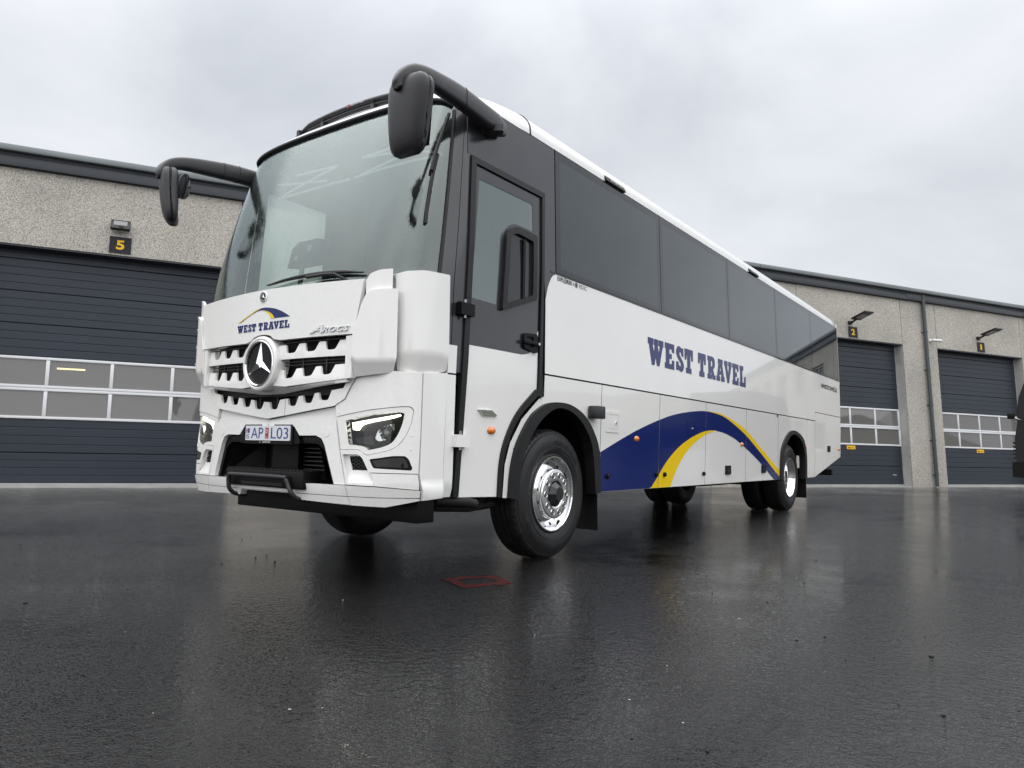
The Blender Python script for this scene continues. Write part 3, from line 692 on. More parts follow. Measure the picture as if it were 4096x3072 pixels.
patch('wheel_arch_trim', arch_r+arch_ri[::-1], SS, 'rubber', bus, off=.03, thick=.10, step=.05)
patch('rear_side_panel', [(7.84,.508),(8.386,.511),(8.386,1.483),(7.84,1.483)], SS, 'white', bus, thick=.02, step=.25, edge='black')
patch('engine_flap', [(8.396,.513),(10.35,.867),(10.35,1.637),(8.396,1.637)], SS, 'white', bus, thick=.02, step=.3, edge='black')
up = patch('upper_side_panel', [(-.225,1.497),(8.386,1.497),(8.386,1.648),(10.35,1.648),(10.35,2.343)]+spl([(-.085,2.343),(-.139,2.306),(-.19,2.224),(-.228,2.105)], 4), SS, 'white', bus, thick=.02, step=.3, edge='black')
westtravel(1.675, 4.705, 1.781, 2.058, SS, up, .0025)
text('web_address', 'westtravel.is', (8.855, 2.112), (1.245, .118), SS, 'ink', up, off=.0025, bold=.012)
# body builder's lettering: EXPLORER NORDIC, both O's drawn as globes
text('lettering', 'EXPL', (-.053, 2.298), (.098, .036), SS, 'ink', up, off=.0025, bold=.02)
text('lettering', 'RER', (.094, 2.298), (.088, .036), SS, 'ink', up, off=.0025, bold=.02)
text('lettering', 'N', (.194, 2.298), (.024, .036), SS, 'inkgrey', up, off=.0025)
text('lettering', 'RDIC', (.300, 2.298), (.138, .036), SS, 'inkgrey', up, off=.0025)
def circ(cx, cy, r, n=24, ry=None): return [(cx+r*math.cos(2*math.pi*k/n), cy+(ry or r)*math.sin(2*math.pi*k/n)) for k in range(n)]
patch('globe', circ(.069, 2.316, .024), SS, 'ink', up, off=.0025, thick=0, step=.02, holes=[circ(.069, 2.316, .019)])
for k in (-.012, 0, .012): patch('globe', [(.051,2.314+k),(.087,2.322+k),(.087,2.326+k),(.051,2.318+k)], SS, 'ink', up, off=.0027, thick=0, step=.1)
patch('globe', circ(.252, 2.316, .024), SS, 'inkgrey', up, off=.0025, thick=0, step=.02)
patch('globe', [(.252,2.334),(.256,2.32),(.27,2.316),(.256,2.312),(.252,2.298),(.248,2.312),(.234,2.316),(.248,2.32)], SS, 'ink', up, off=.0035, thick=0, step=.1)
box('waist_rail', (0, 0, 0), (1, 1, 1), 'frit', bus, fn=lambda v: (sx(2.35)-.012+.016*v[0], -.16+10.5*v[1], 2.346+.012*v[2]))
# --- side windows
wp0, wpp = -.076, 2.083
for k in range(5):
    a, b = wp0+k*wpp+.005, wp0+(k+1)*wpp-.005
    if k == 4: b = 10.33
    z0, z1 = 2.362, TOPZ-.006; i = .07
    V = []
    for o_ in (0,):
        for (y, z) in ((a,z0),(b,z0),(b,z1),(a,z1),(a+i,z0+i*.6),(b-i,z0+i*.6),(b-i,z1-i),(a+i,z1-i)): V.append(SS(y, z, .002))
    p = mobj('window_pane', V, [(0,1,5,4),(1,2,6,5),(2,3,7,6),(3,0,4,7)], 'frit', bus)
    mobj('glass', V[4:], [(0,1,2,3)], 'tint', p)
mobj('window_backing', [SS(-.08, 2.36, -.03), SS(10.34, 2.36, -.03), SS(10.34, 2.44, -.03), SS(-.08, 2.44, -.03)], [(0,1,2,3)], 'black', bus)
for k in range(1, 5):
    y = wp0+k*wpp; box('window_post', (0,0,0), (1,1,1), 'black', bus, fn=lambda v: (sx(2.36+v[2]*1.06)-.06+.05*v[0], y-.07+.14*v[1], 2.36+v[2]*1.06))
# --- dark front side panel around the door
dfo = lambda z: -1.316+.110*(z-.55)/2.43          # front edge of the door seal
dro = lambda z: -.290+.036*(z-1.5)/1.48           # rear edge
patch('front_side_panel', [(dfo(2.99),2.992),(dro(2.99)+.0,2.992),(dro(2.4)+.002,2.4),(-.228,2.112),(-.19,2.229),(-.139,2.311),(-.09,2.348),(-.082,2.36),(-.082,TOPZ-.006),(-1.235,TOPZ-.006),(-1.235,3.0)], SS, 'grey_paint', bus, thick=.03, step=.12)
# --- driver's door
darc = [(-.812,.532),(-.80,.785),(-.742,.965),(-.605,1.16),(-.365,1.352),(-.315,1.352)]
dfi = lambda z: dfo(z)+.058
door = patch('driver_door', [(dfi(.545),.545)]+spl(darc[:5], 4)+[(-.338,1.356),(-.332,1.83),(-.36,1.77),(-.41,1.68),(-.455,1.632),(-.55,1.612),(dfi(1.607),1.607)], SS, 'white', bus, off=.0, thick=.03, step=.1)
gl_out = fillet([(-1.191,1.947),(-.88,1.947),(-.83,2.47),(-.765,2.575),(-.667,2.622),(-.411,2.623),(-.413,2.849),(-1.104,2.842)], [.02,.02,.05,.05,.05,.02,.02,.02])
patch('door_upper_panel', [(dfi(1.609),1.609),(-.55,1.614),(-.455,1.634),(-.41,1.682),(-.36,1.772),(-.334,1.84),(-.312,2.3),(-.30,2.936),(dfi(2.936),2.936)], SS, 'grey_paint', door, thick=.03, step=.1, holes=[gl_out])
patch('door_glass', gl_out, SS, 'clear', door, off=-.004, thick=0, step=.3)
swo = fillet([(-.848,1.903),(-.39,2.066),(-.388,2.588),(-.667,2.60),(-.80,2.53)], [.03,.02,.02,.08,.09])
swi = fillet([(-.790,1.968),(-.447,2.092),(-.443,2.53),(-.668,2.545),(-.748,2.50)], [.02,.02,.02,.05,.06])
patch('sliding_window_frame', swo, SS, 'rubber', door, off=.028, thick=.04, holes=[swi], step=.05)
patch('sliding_window_glass', swi, SS, 'frit', door, off=.004, thick=0, step=.3)
box('sliding_window_bar', (0,0,0), (1,1,1), 'blackgloss', door, fn=lambda v: (sx(2.3)+.006+.012*v[0], -.575+.03*v[1], 2.05+.47*v[2]))
hb = patch('door_handle', fillet([(-.555,1.665),(-.36,1.640),(-.362,1.796),(-.555,1.782)], .03), SS, 'blackgloss', door, off=.02, thick=.02, step=.05, holes=[fillet([(-.52,1.69),(-.42,1.678),(-.42,1.765),(-.52,1.76)], .02)])
box('handle_grip', (0,0,0), (1,1,1), 'blackgloss', door, .1, fn=lambda v: (.018+.022*v[0], -.575+.225*v[1], 1.70+.028*v[2]+.01*v[1]*0))
lathe('lock', [(0,.0),(.011,.0),(.011,.006),(0,.006)], 'chrome', door, (.036, -.372, 1.714), (1,0,0), 16)
box('handle_well', (0,0,0), (1,1,1), 'black', door, fn=lambda v: (.001+.003*v[0], -.53+.12*v[1], 1.675+.10*v[2]))
# seal all round the door
fr_o = [(dfo(z), z) for z in (.55, 1.2, 2.0, 2.985)]+[(dro(2.985), 2.985), (dro(2.2), 2.2), (-.286,1.5), (-.258,1.302)]+spl([(-.334,1.306),(-.57,1.129),(-.704,.941),(-.758,.773),(-.769,.526)], 4)
fr_i = [(dfi(z)-.003, z) for z in (.547, 1.2, 2.0, 2.940)]+[(-.296,2.940),(-.309,2.2),(-.328,1.5),(-.334,1.36)]+spl([(-.365,1.356),(-.605,1.164),(-.740,.969),(-.797,.787),(-.809,.528)], 4)
def ringband(name, A, Bp, surf, mat, parent, off, thick):
    return patch(name, A+Bp[::-1], surf, mat, parent, off=off, thick=thick, step=.08)
ringband('door_seal', fr_o, fr_i, SS, 'rubber', door, .016, .04)
for z0, z1, mt in ((1.80, 1.885, 'blackgloss'), (.889, .973, 'trim_white')):
    box('hinge', (0,0,0), (1,1,1), mt, door, fn=lambda v: (sx(z0)+.05*v[0], -1.345+.145*v[1], z0+(z1-z0)*v[2]))
    sweep('hinge_pin', [(sx(z0)+.03, -1.285, z0-.02), (sx(z0)+.03, -1.285, z1+.025)], .012, 'steel', door)
patch('side_badge', [(-1.075,1.158),(-.92,1.160),(-.853,1.122),(-1.02,1.118)], SS, 'chrome', door, off=.014, thick=.014, step=.1)
patch('side_badge_inset', [(-1.04,1.148),(-.925,1.150),(-.885,1.130),(-1.005,1.127)], SS, 'steel', door, off=.0155, thick=.0, step=.1)
def marker(y, z, par, ry=.052, rz=.03):
    o = lathe('side_marker', [(.0,.024),(.35,.022),(.7,.014),(.92,.006),(1.0,0)], 'amber', par, (0,0,0), (1,0,0), 20)
    for v in o.data.vertices: v.co = Vector((sx(z)+.001+v.co.x, y+v.co.y*ry, z+v.co.z*rz))
    return o
marker(-.905, 1.014, door)
for y in (1.448, 4.555, 7.745, 10.2): marker(y, 1.01, bus)
# small fittings on the side
box('side_camera', (0,0,0), (1,1,1), 'plastic', bus, .12, fn=lambda v: (.0+.09*v[0], .47+.15*v[1]+.02*v[0], 1.165+.115*v[2]))
def service_flap(y0, y1, z0, z1, mat='white', fm='white'):
    f = patch('service_flap_frame', fillet([(y0,z0),(y1,z0),(y1,z1),(y0,z1)], .015), SS, fm, bus, off=.006, thick=.006, step=.2, holes=[[(y0+.035,z0+.03),(y1-.03,z0+.03),(y1-.03,z1-.03),(y0+.035,z1-.03)]])
    patch('service_flap', [(y0+.039,z0+.034),(y1-.034,z0+.034),(y1-.034,z1-.034),(y0+.039,z1-.034)], SS, mat, f, off=.0045, thick=.003, step=.2)
    lathe('flap_lock', [(0,.0),(.014,.0),(.013,.012),(0,.012)], 'chrome', f, (sx(z0)+.005, y1-.075, (z0+z1)/2-.01), (1,0,0), 14)
service_flap(.823, 1.073, 1.057, 1.255); service_flap(2.69, 2.935, 1.079, 1.255, 'navy', 'navy')
for y0, z0 in ((3.945,.622), (5.40,.622), (9.295,.956)):
    l_ = box('flap_latch', (0,0,0), (1,1,1), 'blackgloss', bus, .06, fn=lambda v: (sx(z0+.05)+.014*v[0], y0+.19*v[1], z0+.112*v[2]))
    box('latch_pull', (0,0,0), (1,1,1), 'black', l_, fn=lambda v: (sx(z0+.05)+.0135+.003*v[0], y0+.05+.09*v[1], z0+.025+.05*v[2]))
for y, z in ((.86,.652),(1.905,.652),(2.107,.65),(3.206,.643)):
    lathe('door_lock', [(0,0),(.024,0),(.024,.022),(.018,.03),(0,.03)], 'blackgloss', bus, (sx(z), y, z), (1,0,0), 8)
patch('red_label', [(6.10,1.452),(6.185,1.452),(6.185,1.481),(6.10,1.481)], SS, 'red', bus, off=.003, thick=0, step=.2)
for y in (.805, 4.98):
    l_ = box('roof_marker', (0,0,0), (1,1,1), 'blackgloss', bus, .06, fn=lambda v: (sx(3.44)-.012+.04*v[0]-.03*v[2], y+.40*v[1]+.0*v[2], 3.432+.06*v[2]))
    for q in range(3): lathe('marker_lens', [(0,.014),(.018,.012),(.026,0)], 'lampglass', l_, (sx(3.44)+.014, y+.13+.09*q, 3.46), (1,0,.5), 12)
# --- roof
RPF = [(1.205,3.43),(1.197,3.50),(1.163,3.56),(1.105,3.613),(1.0,3.655),(.75,3.69),(.4,3.712),(0,3.72)]
rp_s = spl(RPF, 3); prof = [(a, z) for a, z in rp_s]+[(-a, z) for a, z in rp_s[-2::-1]]     # near edge .. far edge
np_ = len(prof)
def roof_loft(name, ys, fn):
    V = [fn(y, k) for y in ys for k in range(np_)]
    Fs = [(i*np_+k, (i+1)*np_+k, (i+1)*np_+k+1, i*np_+k+1) for i in range(len(ys)-1) for k in range(np_-1)]
    return mobj(name, V, Fs, 'white', bus, True)
def rear_t(y): return 0 if y < 9.9 else ((y-9.9)/.46)**2
roof_loft('roof', [-.436, 1, 3, 5, 7, 9, 9.9, 10.05, 10.2, 10.36], lambda y, k: (-1.25+prof[k][0]*(1-.01*rear_t(y)), y, prof[k][1]-.05*rear_t(y)*(1-(abs(prof[k][0])/1.3)**3)))
def front_roof(t, k):
    a, z = prof[k]; b = Vector((-1.25+a, -.444, z))
    # arc-length matched point on the windscreen head
    s = max(-1, min(1, math.copysign((abs(k-(np_-1)/2)/((np_-1)/2))**.9, a))) if k != (np_-1)//2 else 0
    w = Vector(SW(s*.97, 3.385, -.0)); w.z = 3.385-.05*abs(s)**6
    q = Vector((b.x, w.y+.10, w.z+(b.z-w.z)*.74))
    return tuple(w*(1-t)**2+q*2*t*(1-t)+b*t*t)
V = [front_roof(t, k) for t in [i/14 for i in range(15)] for k in range(np_)]
Fs = [(i*np_+k, (i+1)*np_+k, (i+1)*np_+k+1, i*np_+k+1) for i in range(14) for k in range(np_-1)]
mobj('front_roof_cap', V, Fs, 'white', bus, True)
sweep('roof_joint', [(-1.25+a*.999, -.44, z-.003) for a, z in prof], .009, 'black', bus, caps=True)
sweep('windscreen_head_seal', [SW(s, 3.372-.05*abs(s)**6, .012) for s in [-.97+1.94*k/40 for k in range(41)]], lambda i, t: [(.019*math.cos(q*math.pi/4), .019*math.sin(q*math.pi/4)) for q in range(8)], 'rubber', bus)
# --- far side and rear, plainer (seen only through the glass)
patch('far_side_panel', [(-1.25,.55),(-.70,.52),(-.66,.74),(-.6,.93),(-.45,1.12),(-.2,1.26),(.17,1.26),(.38,1.2),(.54,1.06),(.66,.88),(.71,.514),(6.28,.514),(6.31,.9),(6.44,1.08),(6.66,1.22),(6.9,1.27),(7.15,1.26),(7.44,1.2),(7.61,1.1),(7.77,.86),(7.78,.51),(8.4,.51),(10.35,.867),(10.35,2.36),(-.3,2.36),(-.3,2.05),(-1.25,2.05)], SR, 'white', bus, thick=.02, step=.4, flip=True)
FG = [(-1.24,2.06),(-.42,2.06),(-.42,3.2),(-1.2,3.2)]
patch('far_window_band', [(-.29,2.37),(10.33,2.37),(10.33,TOPZ),(-1.23,TOPZ),(-1.25,2.06),(-.29,2.06)], SR, 'frit', bus, thick=.02, step=.4, flip=True, holes=[[(-1.22,2.09),(-.50,2.09),(-.50,3.17),(-1.18,3.17)], [(.05,2.75),(1.3,2.75),(1.3,3.26),(.05,3.26)]])
patch('passenger_door_glass', [(-1.22,2.09),(-.50,2.09),(-.50,3.17),(-1.18,3.17)], SR, 'farglass', bus, off=-.005, thick=0, step=1, flip=True)
patch('far_window_glass', [(.05,2.75),(1.3,2.75),(1.3,3.26),(.05,3.26)], SR, 'farglass', bus, off=-.005, thick=0, step=1, flip=True)
rear = [(-1.25+a, z) for a, z in prof]
mobj('rear_panel', [(x, 10.355, z-.03) for x, z in rear]+[(sx(.87), 10.355, .87), (-2.5-sx(.87), 10.355, .87)], [tuple(range(np_))+(np_+1, np_)], 'white', bus)
mobj('rear_window', [(-.25, 10.36, 2.4), (-2.25, 10.36, 2.4), (-2.2, 10.36, 3.3), (-.3, 10.36, 3.3)], [(0,1,2,3)], 'frit', bus)
sweep('rear_corner_trim', [(sx(z)-.012, 10.345, z) for z in (.87, 1.5, 2.3, 3.0, 3.42)], .014, 'trim_white', bus)
box('rear_underrun_bar', (-2.35, 10.22, .505), (-.15, 10.33, .625), 'blackgloss', bus, .01)
# --- underbody
box('floor', (-2.46, -1.15, 1.30), (-.04, 10.3, 1.33), 'black', bus)
box('nose_frame', (-2.20, -1.52, .62), (-.30, -.78, 1.25), 'black', bus)
box('luggage_floor', (-2.44, .74, .56), (-.05, 6.2, 1.29), 'black', bus)
box('engine_bay', (-2.42, 7.86, .88), (-.06, 10.3, 1.29), 'black', bus); box('engine_sump', (-2.2, 7.86, .55), (-.3, 8.3, .88), 'black', bus)
box('chassis_rail', (-1.75, -1.5, .55), (-1.62, 9.0, .80), 'black', bus); box('chassis_rail', (-.88, -1.5, .55), (-.75, 9.0, .80), 'black', bus)
box('front_axle', (-2.2, -.1, .42), (-.3, .1, .58), 'black', bus, .02); box('rear_axle', (-2.2, 6.88, .38), (-.3, 7.12, .66), 'black', bus, .05)
box('front_underrun_bar', (-2.04, -1.60, .385), (-.06, -1.44, .56), 'blackgloss', bus, .008)
sweep('tow_pin', [(-.10, -1.40, .53), (-.03, -1.15, .51), (-.03, -1.05, .49)], .035, 'black', bus)
sweep('air_pipe', [(-.2, -1.2, .50), (-.15, -.9, .47), (-.3, -.6, .49)], .02, 'black', bus)
sweep('steering_link', [(-.25, -1.25, .46), (-.22, -.9, .44), (-.3, -.2, .46)], .03, 'black', bus)
box('fuel_tank', (-2.3, 1.2, .50), (-1.3, 2.6, .62), 'black', bus, .03); box('tool_box', (-.9, 3.6, .47), (-.2, 4.6, .57), 'black', bus, .03)
for yb in (.70, 7.84):
    mobj('mud_flap', [(-.03, yb, .57), (-.50, yb, .57), (-.50, yb+.03, .17), (-.03, yb+.03, .17), (-.03, yb+.008, .57), (-.50, yb+.008, .57), (-.50, yb+.038, .17), (-.03, yb+.038, .17)],
         [(0,1,2,3),(7,6,5,4),(0,3,7,4),(1,5,6,2),(3,2,6,7),(0,4,5,1)], 'rubber', bus)
for y0, y1 in ((-.70,.72), (6.26,7.80)):      # wheel housings
    box('wheel_housing', (-.76, y0-.02, .60), (-.74, y1+.04, 1.30), 'black', bus)

# ------------------------------------------------------------------ the coach: front end
SP = lambda y: (lambda a, b, o=0: (-1.25+a, y-o, b))      # upright plane across the front
both = lambda poly: (poly, mir(poly))
# centre bumper around the opening
opn = [(-.692,.625),(-.595,.88),(-.565,.925),(-.51,.945),(-.348,.943),(-.29,1.006),(.29,1.006),(.348,.943),(.51,.945),(.565,.925),(.595,.88),(.692,.625)]
vlip = [(.668,1.140),(.2,1.080),(0,1.054),(-.2,1.080),(-.668,1.140)]
patch('bumper_centre', vlip+[(-.680,1.072),(-.723,.853),(-.780,.625)]+opn+[(.780,.625),(.723,.853),(.680,1.072)], SB, 'trim_white', bus, off=lambda s, z: .018*max(0, min(1, (1.06-z)/.05))*0+(-.02 if z > 1.05 else 0), thick=.06, step=.05)
for s in (-.603, .603):
    patch('tow_eye_cover', circ(s, .972, .037, 28), SB, 'trim_white', bus, off=.0025, thick=.003, step=.03)
# lower lip, split along its length
patch('bumper_lip', [(.783,.620),(-.783,.620),(-.798,.551),(.798,.551)], SB, 'trim_white', bus, off=.01, thick=.05, step=.06)
patch('bumper_lip', [(.798,.547),(-.798,.547),(-.812,.494),(-.40,.505),(-.33,.505),(-.30,.545),(.30,.545),(.33,.505),(.40,.505),(.812,.494)], SB, 'trim_white', bus, off=.01, thick=.05, step=.06)
for sgn in (1, -1):
    Q = (lambda p: p) if sgn > 0 else mir
    patch('bumper_corner', Q([(.790,.620),(1.0,.615),(1.286,.596),(1.291,.548),(.803,.551)]), SB, 'trim_white', bus, off=.01, thick=.05, step=.06)
    patch('bumper_corner', Q([(.804,.547),(1.292,.543),(1.296,.530),(1.055,.486),(.817,.492)]), SB, 'trim_white', bus, off=.01, thick=.05, step=.06)
    sur = [(.684,1.072),(.94,1.121),(1.138,1.146),(1.205,1.149),(1.23,1.125),(1.216,1.039),(1.184,.954),(1.137,.889),(1.075,.853),(.922,.818),(.889,.844),(.862,.856),(.728,.853)]
    sur = fillet(sur, [.0,.03,.02,.03,.03,.05,.05,.05,.05,.03,.02,.02,.0])
    lens = fillet([(.756,1.045),(.863,1.073),(.992,1.093),(1.139,1.109),(1.170,1.100),(1.157,1.033),(1.125,.953),(1.088,.900),(1.026,.874),(.931,.854),(.909,.874),(.866,.883),(.787,.889)], [.008,.03,.03,.012,.012,.04,.04,.04,.03,.006,.02,.02,.006])
    vent = fillet([(.750,.824),(.866,.826),(.898,.803),(.982,.640),(.798,.640)], [.01,.02,.02,.01,.01])
    vmesh = fillet([(.786,.812),(.872,.814),(.889,.803),(.922,.722),(.810,.722)], .006)
    fog = fillet([(.944,.795),(1.10,.820),(1.180,.822),(1.205,.800),(1.232,.740),(1.222,.727),(.972,.737)], .014)
    pan = [(.676,1.148),(.688,1.072),(.731,.853),(.786,.627),(.986,.622),(.952,.710),(1.271,.707),(1.276,.93),(1.277,1.373),(1.09,1.378),(.835,1.330),(.797,1.26),(.758,1.187)]
    hp = patch('headlight_panel', Q(pan), SB, 'trim_white', bus, off=0, thick=.03, step=.05, holes=[Q([(a*.999+.0007, b) for a, b in sur]), Q(vent), Q(fog)])
    patch('bumper_side', Q([(.990,.623),(1.283,.601),(1.270,.702),(.957,.705)]), SB, 'trim_white', bus, off=0, thick=.03, step=.05)
    cx_, cz_ = .95, .98
    sh = [(cx_+(a-cx_)*.985, cz_+(b-cz_)*.975) for a, b in sur]
    sh = [(max(a, .689), b) for a, b in sh]
    patch('headlight_surround', Q(sh), SB, 'trim_white', bus, off=lambda s, z: -.004, thick=.05, step=.03, holes=[Q(lens)])
    hl = patch('headlight', Q(lens), SB, 'blackgloss', bus, off=-.075, thick=-.06, step=.04)
    ls = [(.96+(a-.96)*.985, .98+(b-.98)*.975) for a, b in lens]
    patch('lens_cover', Q(ls), SB, 'lens', hl, off=-.012, thick=0, step=.04)
    patch('bezel', Q([(.80,.93),(.93,.95),(.945,.89),(.83,.893)]), SB, 'hub', hl, off=-.055, thick=.015, step=.05)
    drl = [(.794,1.033),(.943,1.060),(1.05,1.080),(1.138,1.096),(1.147,1.086),(1.092,1.070),(.943,1.042),(.87,1.024),(.848,1.010),(.829,.983),(.803,.986)]
    patch('daytime_light', Q(drl), SB, 'drl', hl, off=-.03, thick=.03, step=.04)
    prj = fillet([(.968,.930),(.986,.984),(1.015,1.014),(1.103,1.034),(1.102,.992),(1.081,.952),(1.048,.926),(.994,.912)], .015)
    patch('reflector', Q(prj), SB, 'chrome', hl, off=lambda s, z: -.02-.045*max(0, 1-math.hypot(abs(s)-1.045, z-.97)/.055), thick=.02, step=.012)
    c3 = Vector(SB(sgn*1.05, .968, -.035)); nx = Vector(SB(sgn*1.05, .968, 0))-c3
    lathe('projector', [(.030,0),(.030,.012),(.026,.014),(.022,.016),(.012,.022),(0,.024)], 'hub', hl, c3, nx, 24)
    lathe('projector_lens', [(.021,.0165),(.012,.0225),(0,.0245)], 'lampglass', hl, c3, nx*1.0, 24)
    # vent
    ve = patch('bumper_vent', Q([(.87+(a-.87)*1.01, .73+(b-.73)*1.01) for a, b in vent]), SB, 'trim_white', bus, off=lambda s, z: -.028 if z > .70 else -.028+.024*(.70-z)/.06, thick=.01, step=.04, holes=[Q(vmesh)])
    patch('vent_back', Q(vmesh), SB, 'black', ve, off=-.07, thick=-.04, step=.05)
    def hexmesh(par, poly, surf, off, r, nm='vent_mesh'):
        V = []; Fs = []; a0, a1 = min(p[0] for p in poly), max(p[0] for p in poly); b0, b1 = min(p[1] for p in poly), max(p[1] for p in poly)
        w = r*1.5; j = 0; q = a0-r
        while q < a1+r:
            z = b0-r+(r*.866 if j % 2 else 0)
            while z < b1+r:
                if inside((q, z), poly):
                    k0 = len(V)
                    for e_ in range(6):
                        c_, s_ = math.cos(e_*math.pi/3), math.sin(e_*math.pi/3)
                        V += [surf(q+r*1.0*c_, z+r*1.0*s_, off), surf(q+r*.78*c_, z+r*.78*s_, off), surf(q+r*.78*c_, z+r*.78*s_, off-.012)]
                    for e_ in range(6):
                        A, B_ = k0+3*e_, k0+3*((e_+1) % 6); Fs += [(A, B_, B_+1, A+1), (A+1, B_+1, B_+2, A+2)]
                z += r*1.732
            q += w; j += 1
        return mobj(nm, V, Fs, 'mesh', par)
    hexmesh(ve, Q(vmesh), SB, -.035, .0125)
    fg = patch('fog_lamp_blank', Q(fog), SB, 'blackgloss', bus, off=-.006, thick=.03, step=.05)
    patch('inset', Q(fillet([(.963,.786),(1.10,.808),(1.168,.810),(1.190,.79),(1.205,.745),(.985,.748)], .012)), SB, 'mesh', fg, off=-.0045, thick=0, step=.08)
    for s, z in ((1.222,.955),(1.218,.865),(.71,1.098)):
        p3 = Vector(SB(sgn*s, z, .0)); lathe('screw', [(0,.002),(.006,.002),(.007,0)], 'trim_white', hp, p3, Vector(SB(sgn*s, z, .01))-p3, 10)
    # corner panel and narrow strip up to the door
    patch('corner_panel', Q([(1.283,1.373),(1.282,.93),(1.279,.705),(1.289,.640),(1.300,.596),(1.304,.531),(1.450,.547),(1.453,.90),(1.466,1.388)]), SB, 'white', bus, off=lambda s, z: .004+.022*max(0, min(1, (.66-z)/.08)), thick=.03, step=.05)
    patch('corner_strip', Q([(1.458,.549),(1.540,.551),(1.545,1.38),(1.472,1.38)]), SB, 'white', bus, off=-.004, thick=.02, step=.06)
    patch('corner_strip', Q([(1.472,1.392),(1.545,1.392),(1.55,1.585),(1.476,1.585)]), SB, 'white', bus, off=-.004, thick=.02, step=.06)
    patch('corner_inner', Q([(.80,1.30),(1.55,1.36),(1.55,2.12),(.80,2.02)]), SB, 'white', bus, off=-.09, thick=.02, step=.08)
    # air vanes
    patch('air_vane', Q(fillet([(1.068,2.037),(1.139,2.053),(1.26,2.062),(1.445,2.058),(1.456,1.398),(1.378,1.378),(1.239,1.374),(1.095,1.382)], [.012,.03,.03,.012,.02,.03,.03,.012])), SB, 'white', bus,
          off=lambda s, z: .022-.055*max(0, min(1, (1.24-abs(s))/.16))-.03*max(0, (1.49-z)/.11), thick=.03, step=.05)
    iv = patch('air_deflector', Q([(.862,1.332),(.872,1.616),(.905,1.715),(.933,1.803)]+spl([(.965,1.863),(1.011,1.889),(1.102,1.900),(1.176,1.904)], 3)+[(1.181,1.452),(1.167,1.357)]), SH, 'white', bus,
          off=lambda s, z: .012-.05*max(0, (1.445-z)/.1), thick=.025, step=.04, holes=[] if sgn > 0 else [mir([(1.0, a), (1.15, a), (1.15, b), (1.0, b)]) for a, b in ((1.40,1.495),(1.51,1.635),(1.65,1.775),(1.79,1.875))])
    for z in (1.50, 1.64, 1.78, 1.86):
        mobj('rib', [SH(sgn*1.02, z, -.02), SH(sgn*1.172, z, -.012), SH(sgn*1.172, z, -.14), SH(sgn*1.02, z, -.16), SH(sgn*1.02, z+.008, -.02), SH(sgn*1.172, z+.008, -.012), SH(sgn*1.172, z+.008, -.14), SH(sgn*1.02, z+.008, -.16)],
             [(0,1,2,3),(7,6,5,4),(0,4,5,1),(1,5,6,2)], 'white', iv)
    patch('upper_fin', Q([(.948,1.966)]+spl([(.976,2.004),(1.043,2.027),(1.140,2.039)], 3)+[(1.141,1.80),(.95,1.80)]), SH, 'white', bus, off=-.012, thick=.02, step=.05)
# hood panel with the notch over the star
hood = [(-.932,1.972),(-.880,1.612),(-.20,1.604),(-.134,1.617),(-.10,1.640),(-.05,1.652),(0,1.656),(.05,1.652),(.10,1.640),(.134,1.617),(.20,1.604),(.872,1.612),(.938,1.972),(.483,1.976),(0,1.980),(-.483,1.976)]
hd = patch('hood', hood, SH, 'white_wet', bus, thick=.035, step=.05)
ow = [(-.307,1.763),(-.2,1.800),(-.085,1.838),(-.011,1.849),(.061,1.846),(.145,1.830),(.227,1.801),(.300,1.764)]
iw = [(-.275,1.763),(-.16,1.804),(-.069,1.829),(-.005,1.832),(.063,1.817),(.107,1.796),(.139,1.764)]
patch('logo_arc', spl(ow, 4)+spl(iw, 4)[::-1], SH, 'navy', hd, off=.0022, thick=0, step=.03)
patch('logo_arc', spl([(-.307,1.763),(-.2,1.800),(-.085,1.838),(-.03,1.846)], 4)+spl([(-.05,1.839),(-.09,1.829),(-.19,1.795),(-.288,1.763)], 4), SH, 'yellow', hd, off=.0030, thick=0, step=.03)
patch('logo_arc', spl([(-.002,1.8315),(.063,1.817),(.107,1.796),(.139,1.764)], 4)+[(.097,1.764)]+spl([(.097,1.764),(.08,1.791),(.035,1.818),(-.002,1.8315)], 4)[1:-1], SH, 'yellow', hd, off=.0030, thick=0, step=.03)
westtravel(-.312, .296, 1.686, 1.742, SH, hd, .0025)
text('model_name', 'A', (.500, 1.631), (.118, .052), SH, 'badge', hd, off=.009, thick=.009, shear=.45, bold=.02)
text('model_name', 'ROCS', (.612, 1.633), (.228, .034), SH, 'badge', hd, off=.009, thick=.009, shear=.4, bold=.015)
lathe('badge', [(.040,0),(.040,.006),(.034,.008),(.034,.006)], 'chrome', hd, (-1.25, -2.006, 1.929), (0,-1,0), 40)
lathe('badge', [(.034,.0),(.034,.0045),(.0,.0055)], 'hub', hd, (-1.25, -2.006, 1.929), (0,-1,0), 40)
def star(name, par, c, R, r, h, y0):
    V = [(c[0], y0-h, c[1])]; Fs = []
    for k in range(6):
        a = math.pi/2+k*math.pi/3; q = R if k % 2 == 0 else r
        V.append((c[0]+q*math.cos(a), y0, c[1]+q*math.sin(a)))
    for k in range(6): Fs.append((0, 1+k, 1+(k+1) % 6))
    for f in range(len(Fs)): Fs[f] = Fs[f][::-1]
    o = mobj(name, V, Fs, 'chrome', par)
    bm = bmesh.new(); bm.from_mesh(o.data); 
    for f in bm.faces:
        if f.normal.y > 0: f.normal_flip()
    bm.to_mesh(o.data); bm.free(); return o
star('badge_star', hd, (-1.25, 1.929), .022, .005, .006, -2.0125)
for k in range(12):
    a = k*math.pi/6+.2; lathe('badge_stud', [(.003,0),(.002,.002),(0,.002)], 'chrome', hd, (-1.25+.029*math.cos(a), -2.011, 1.929+.029*math.sin(a)), (0,-1,0), 6)
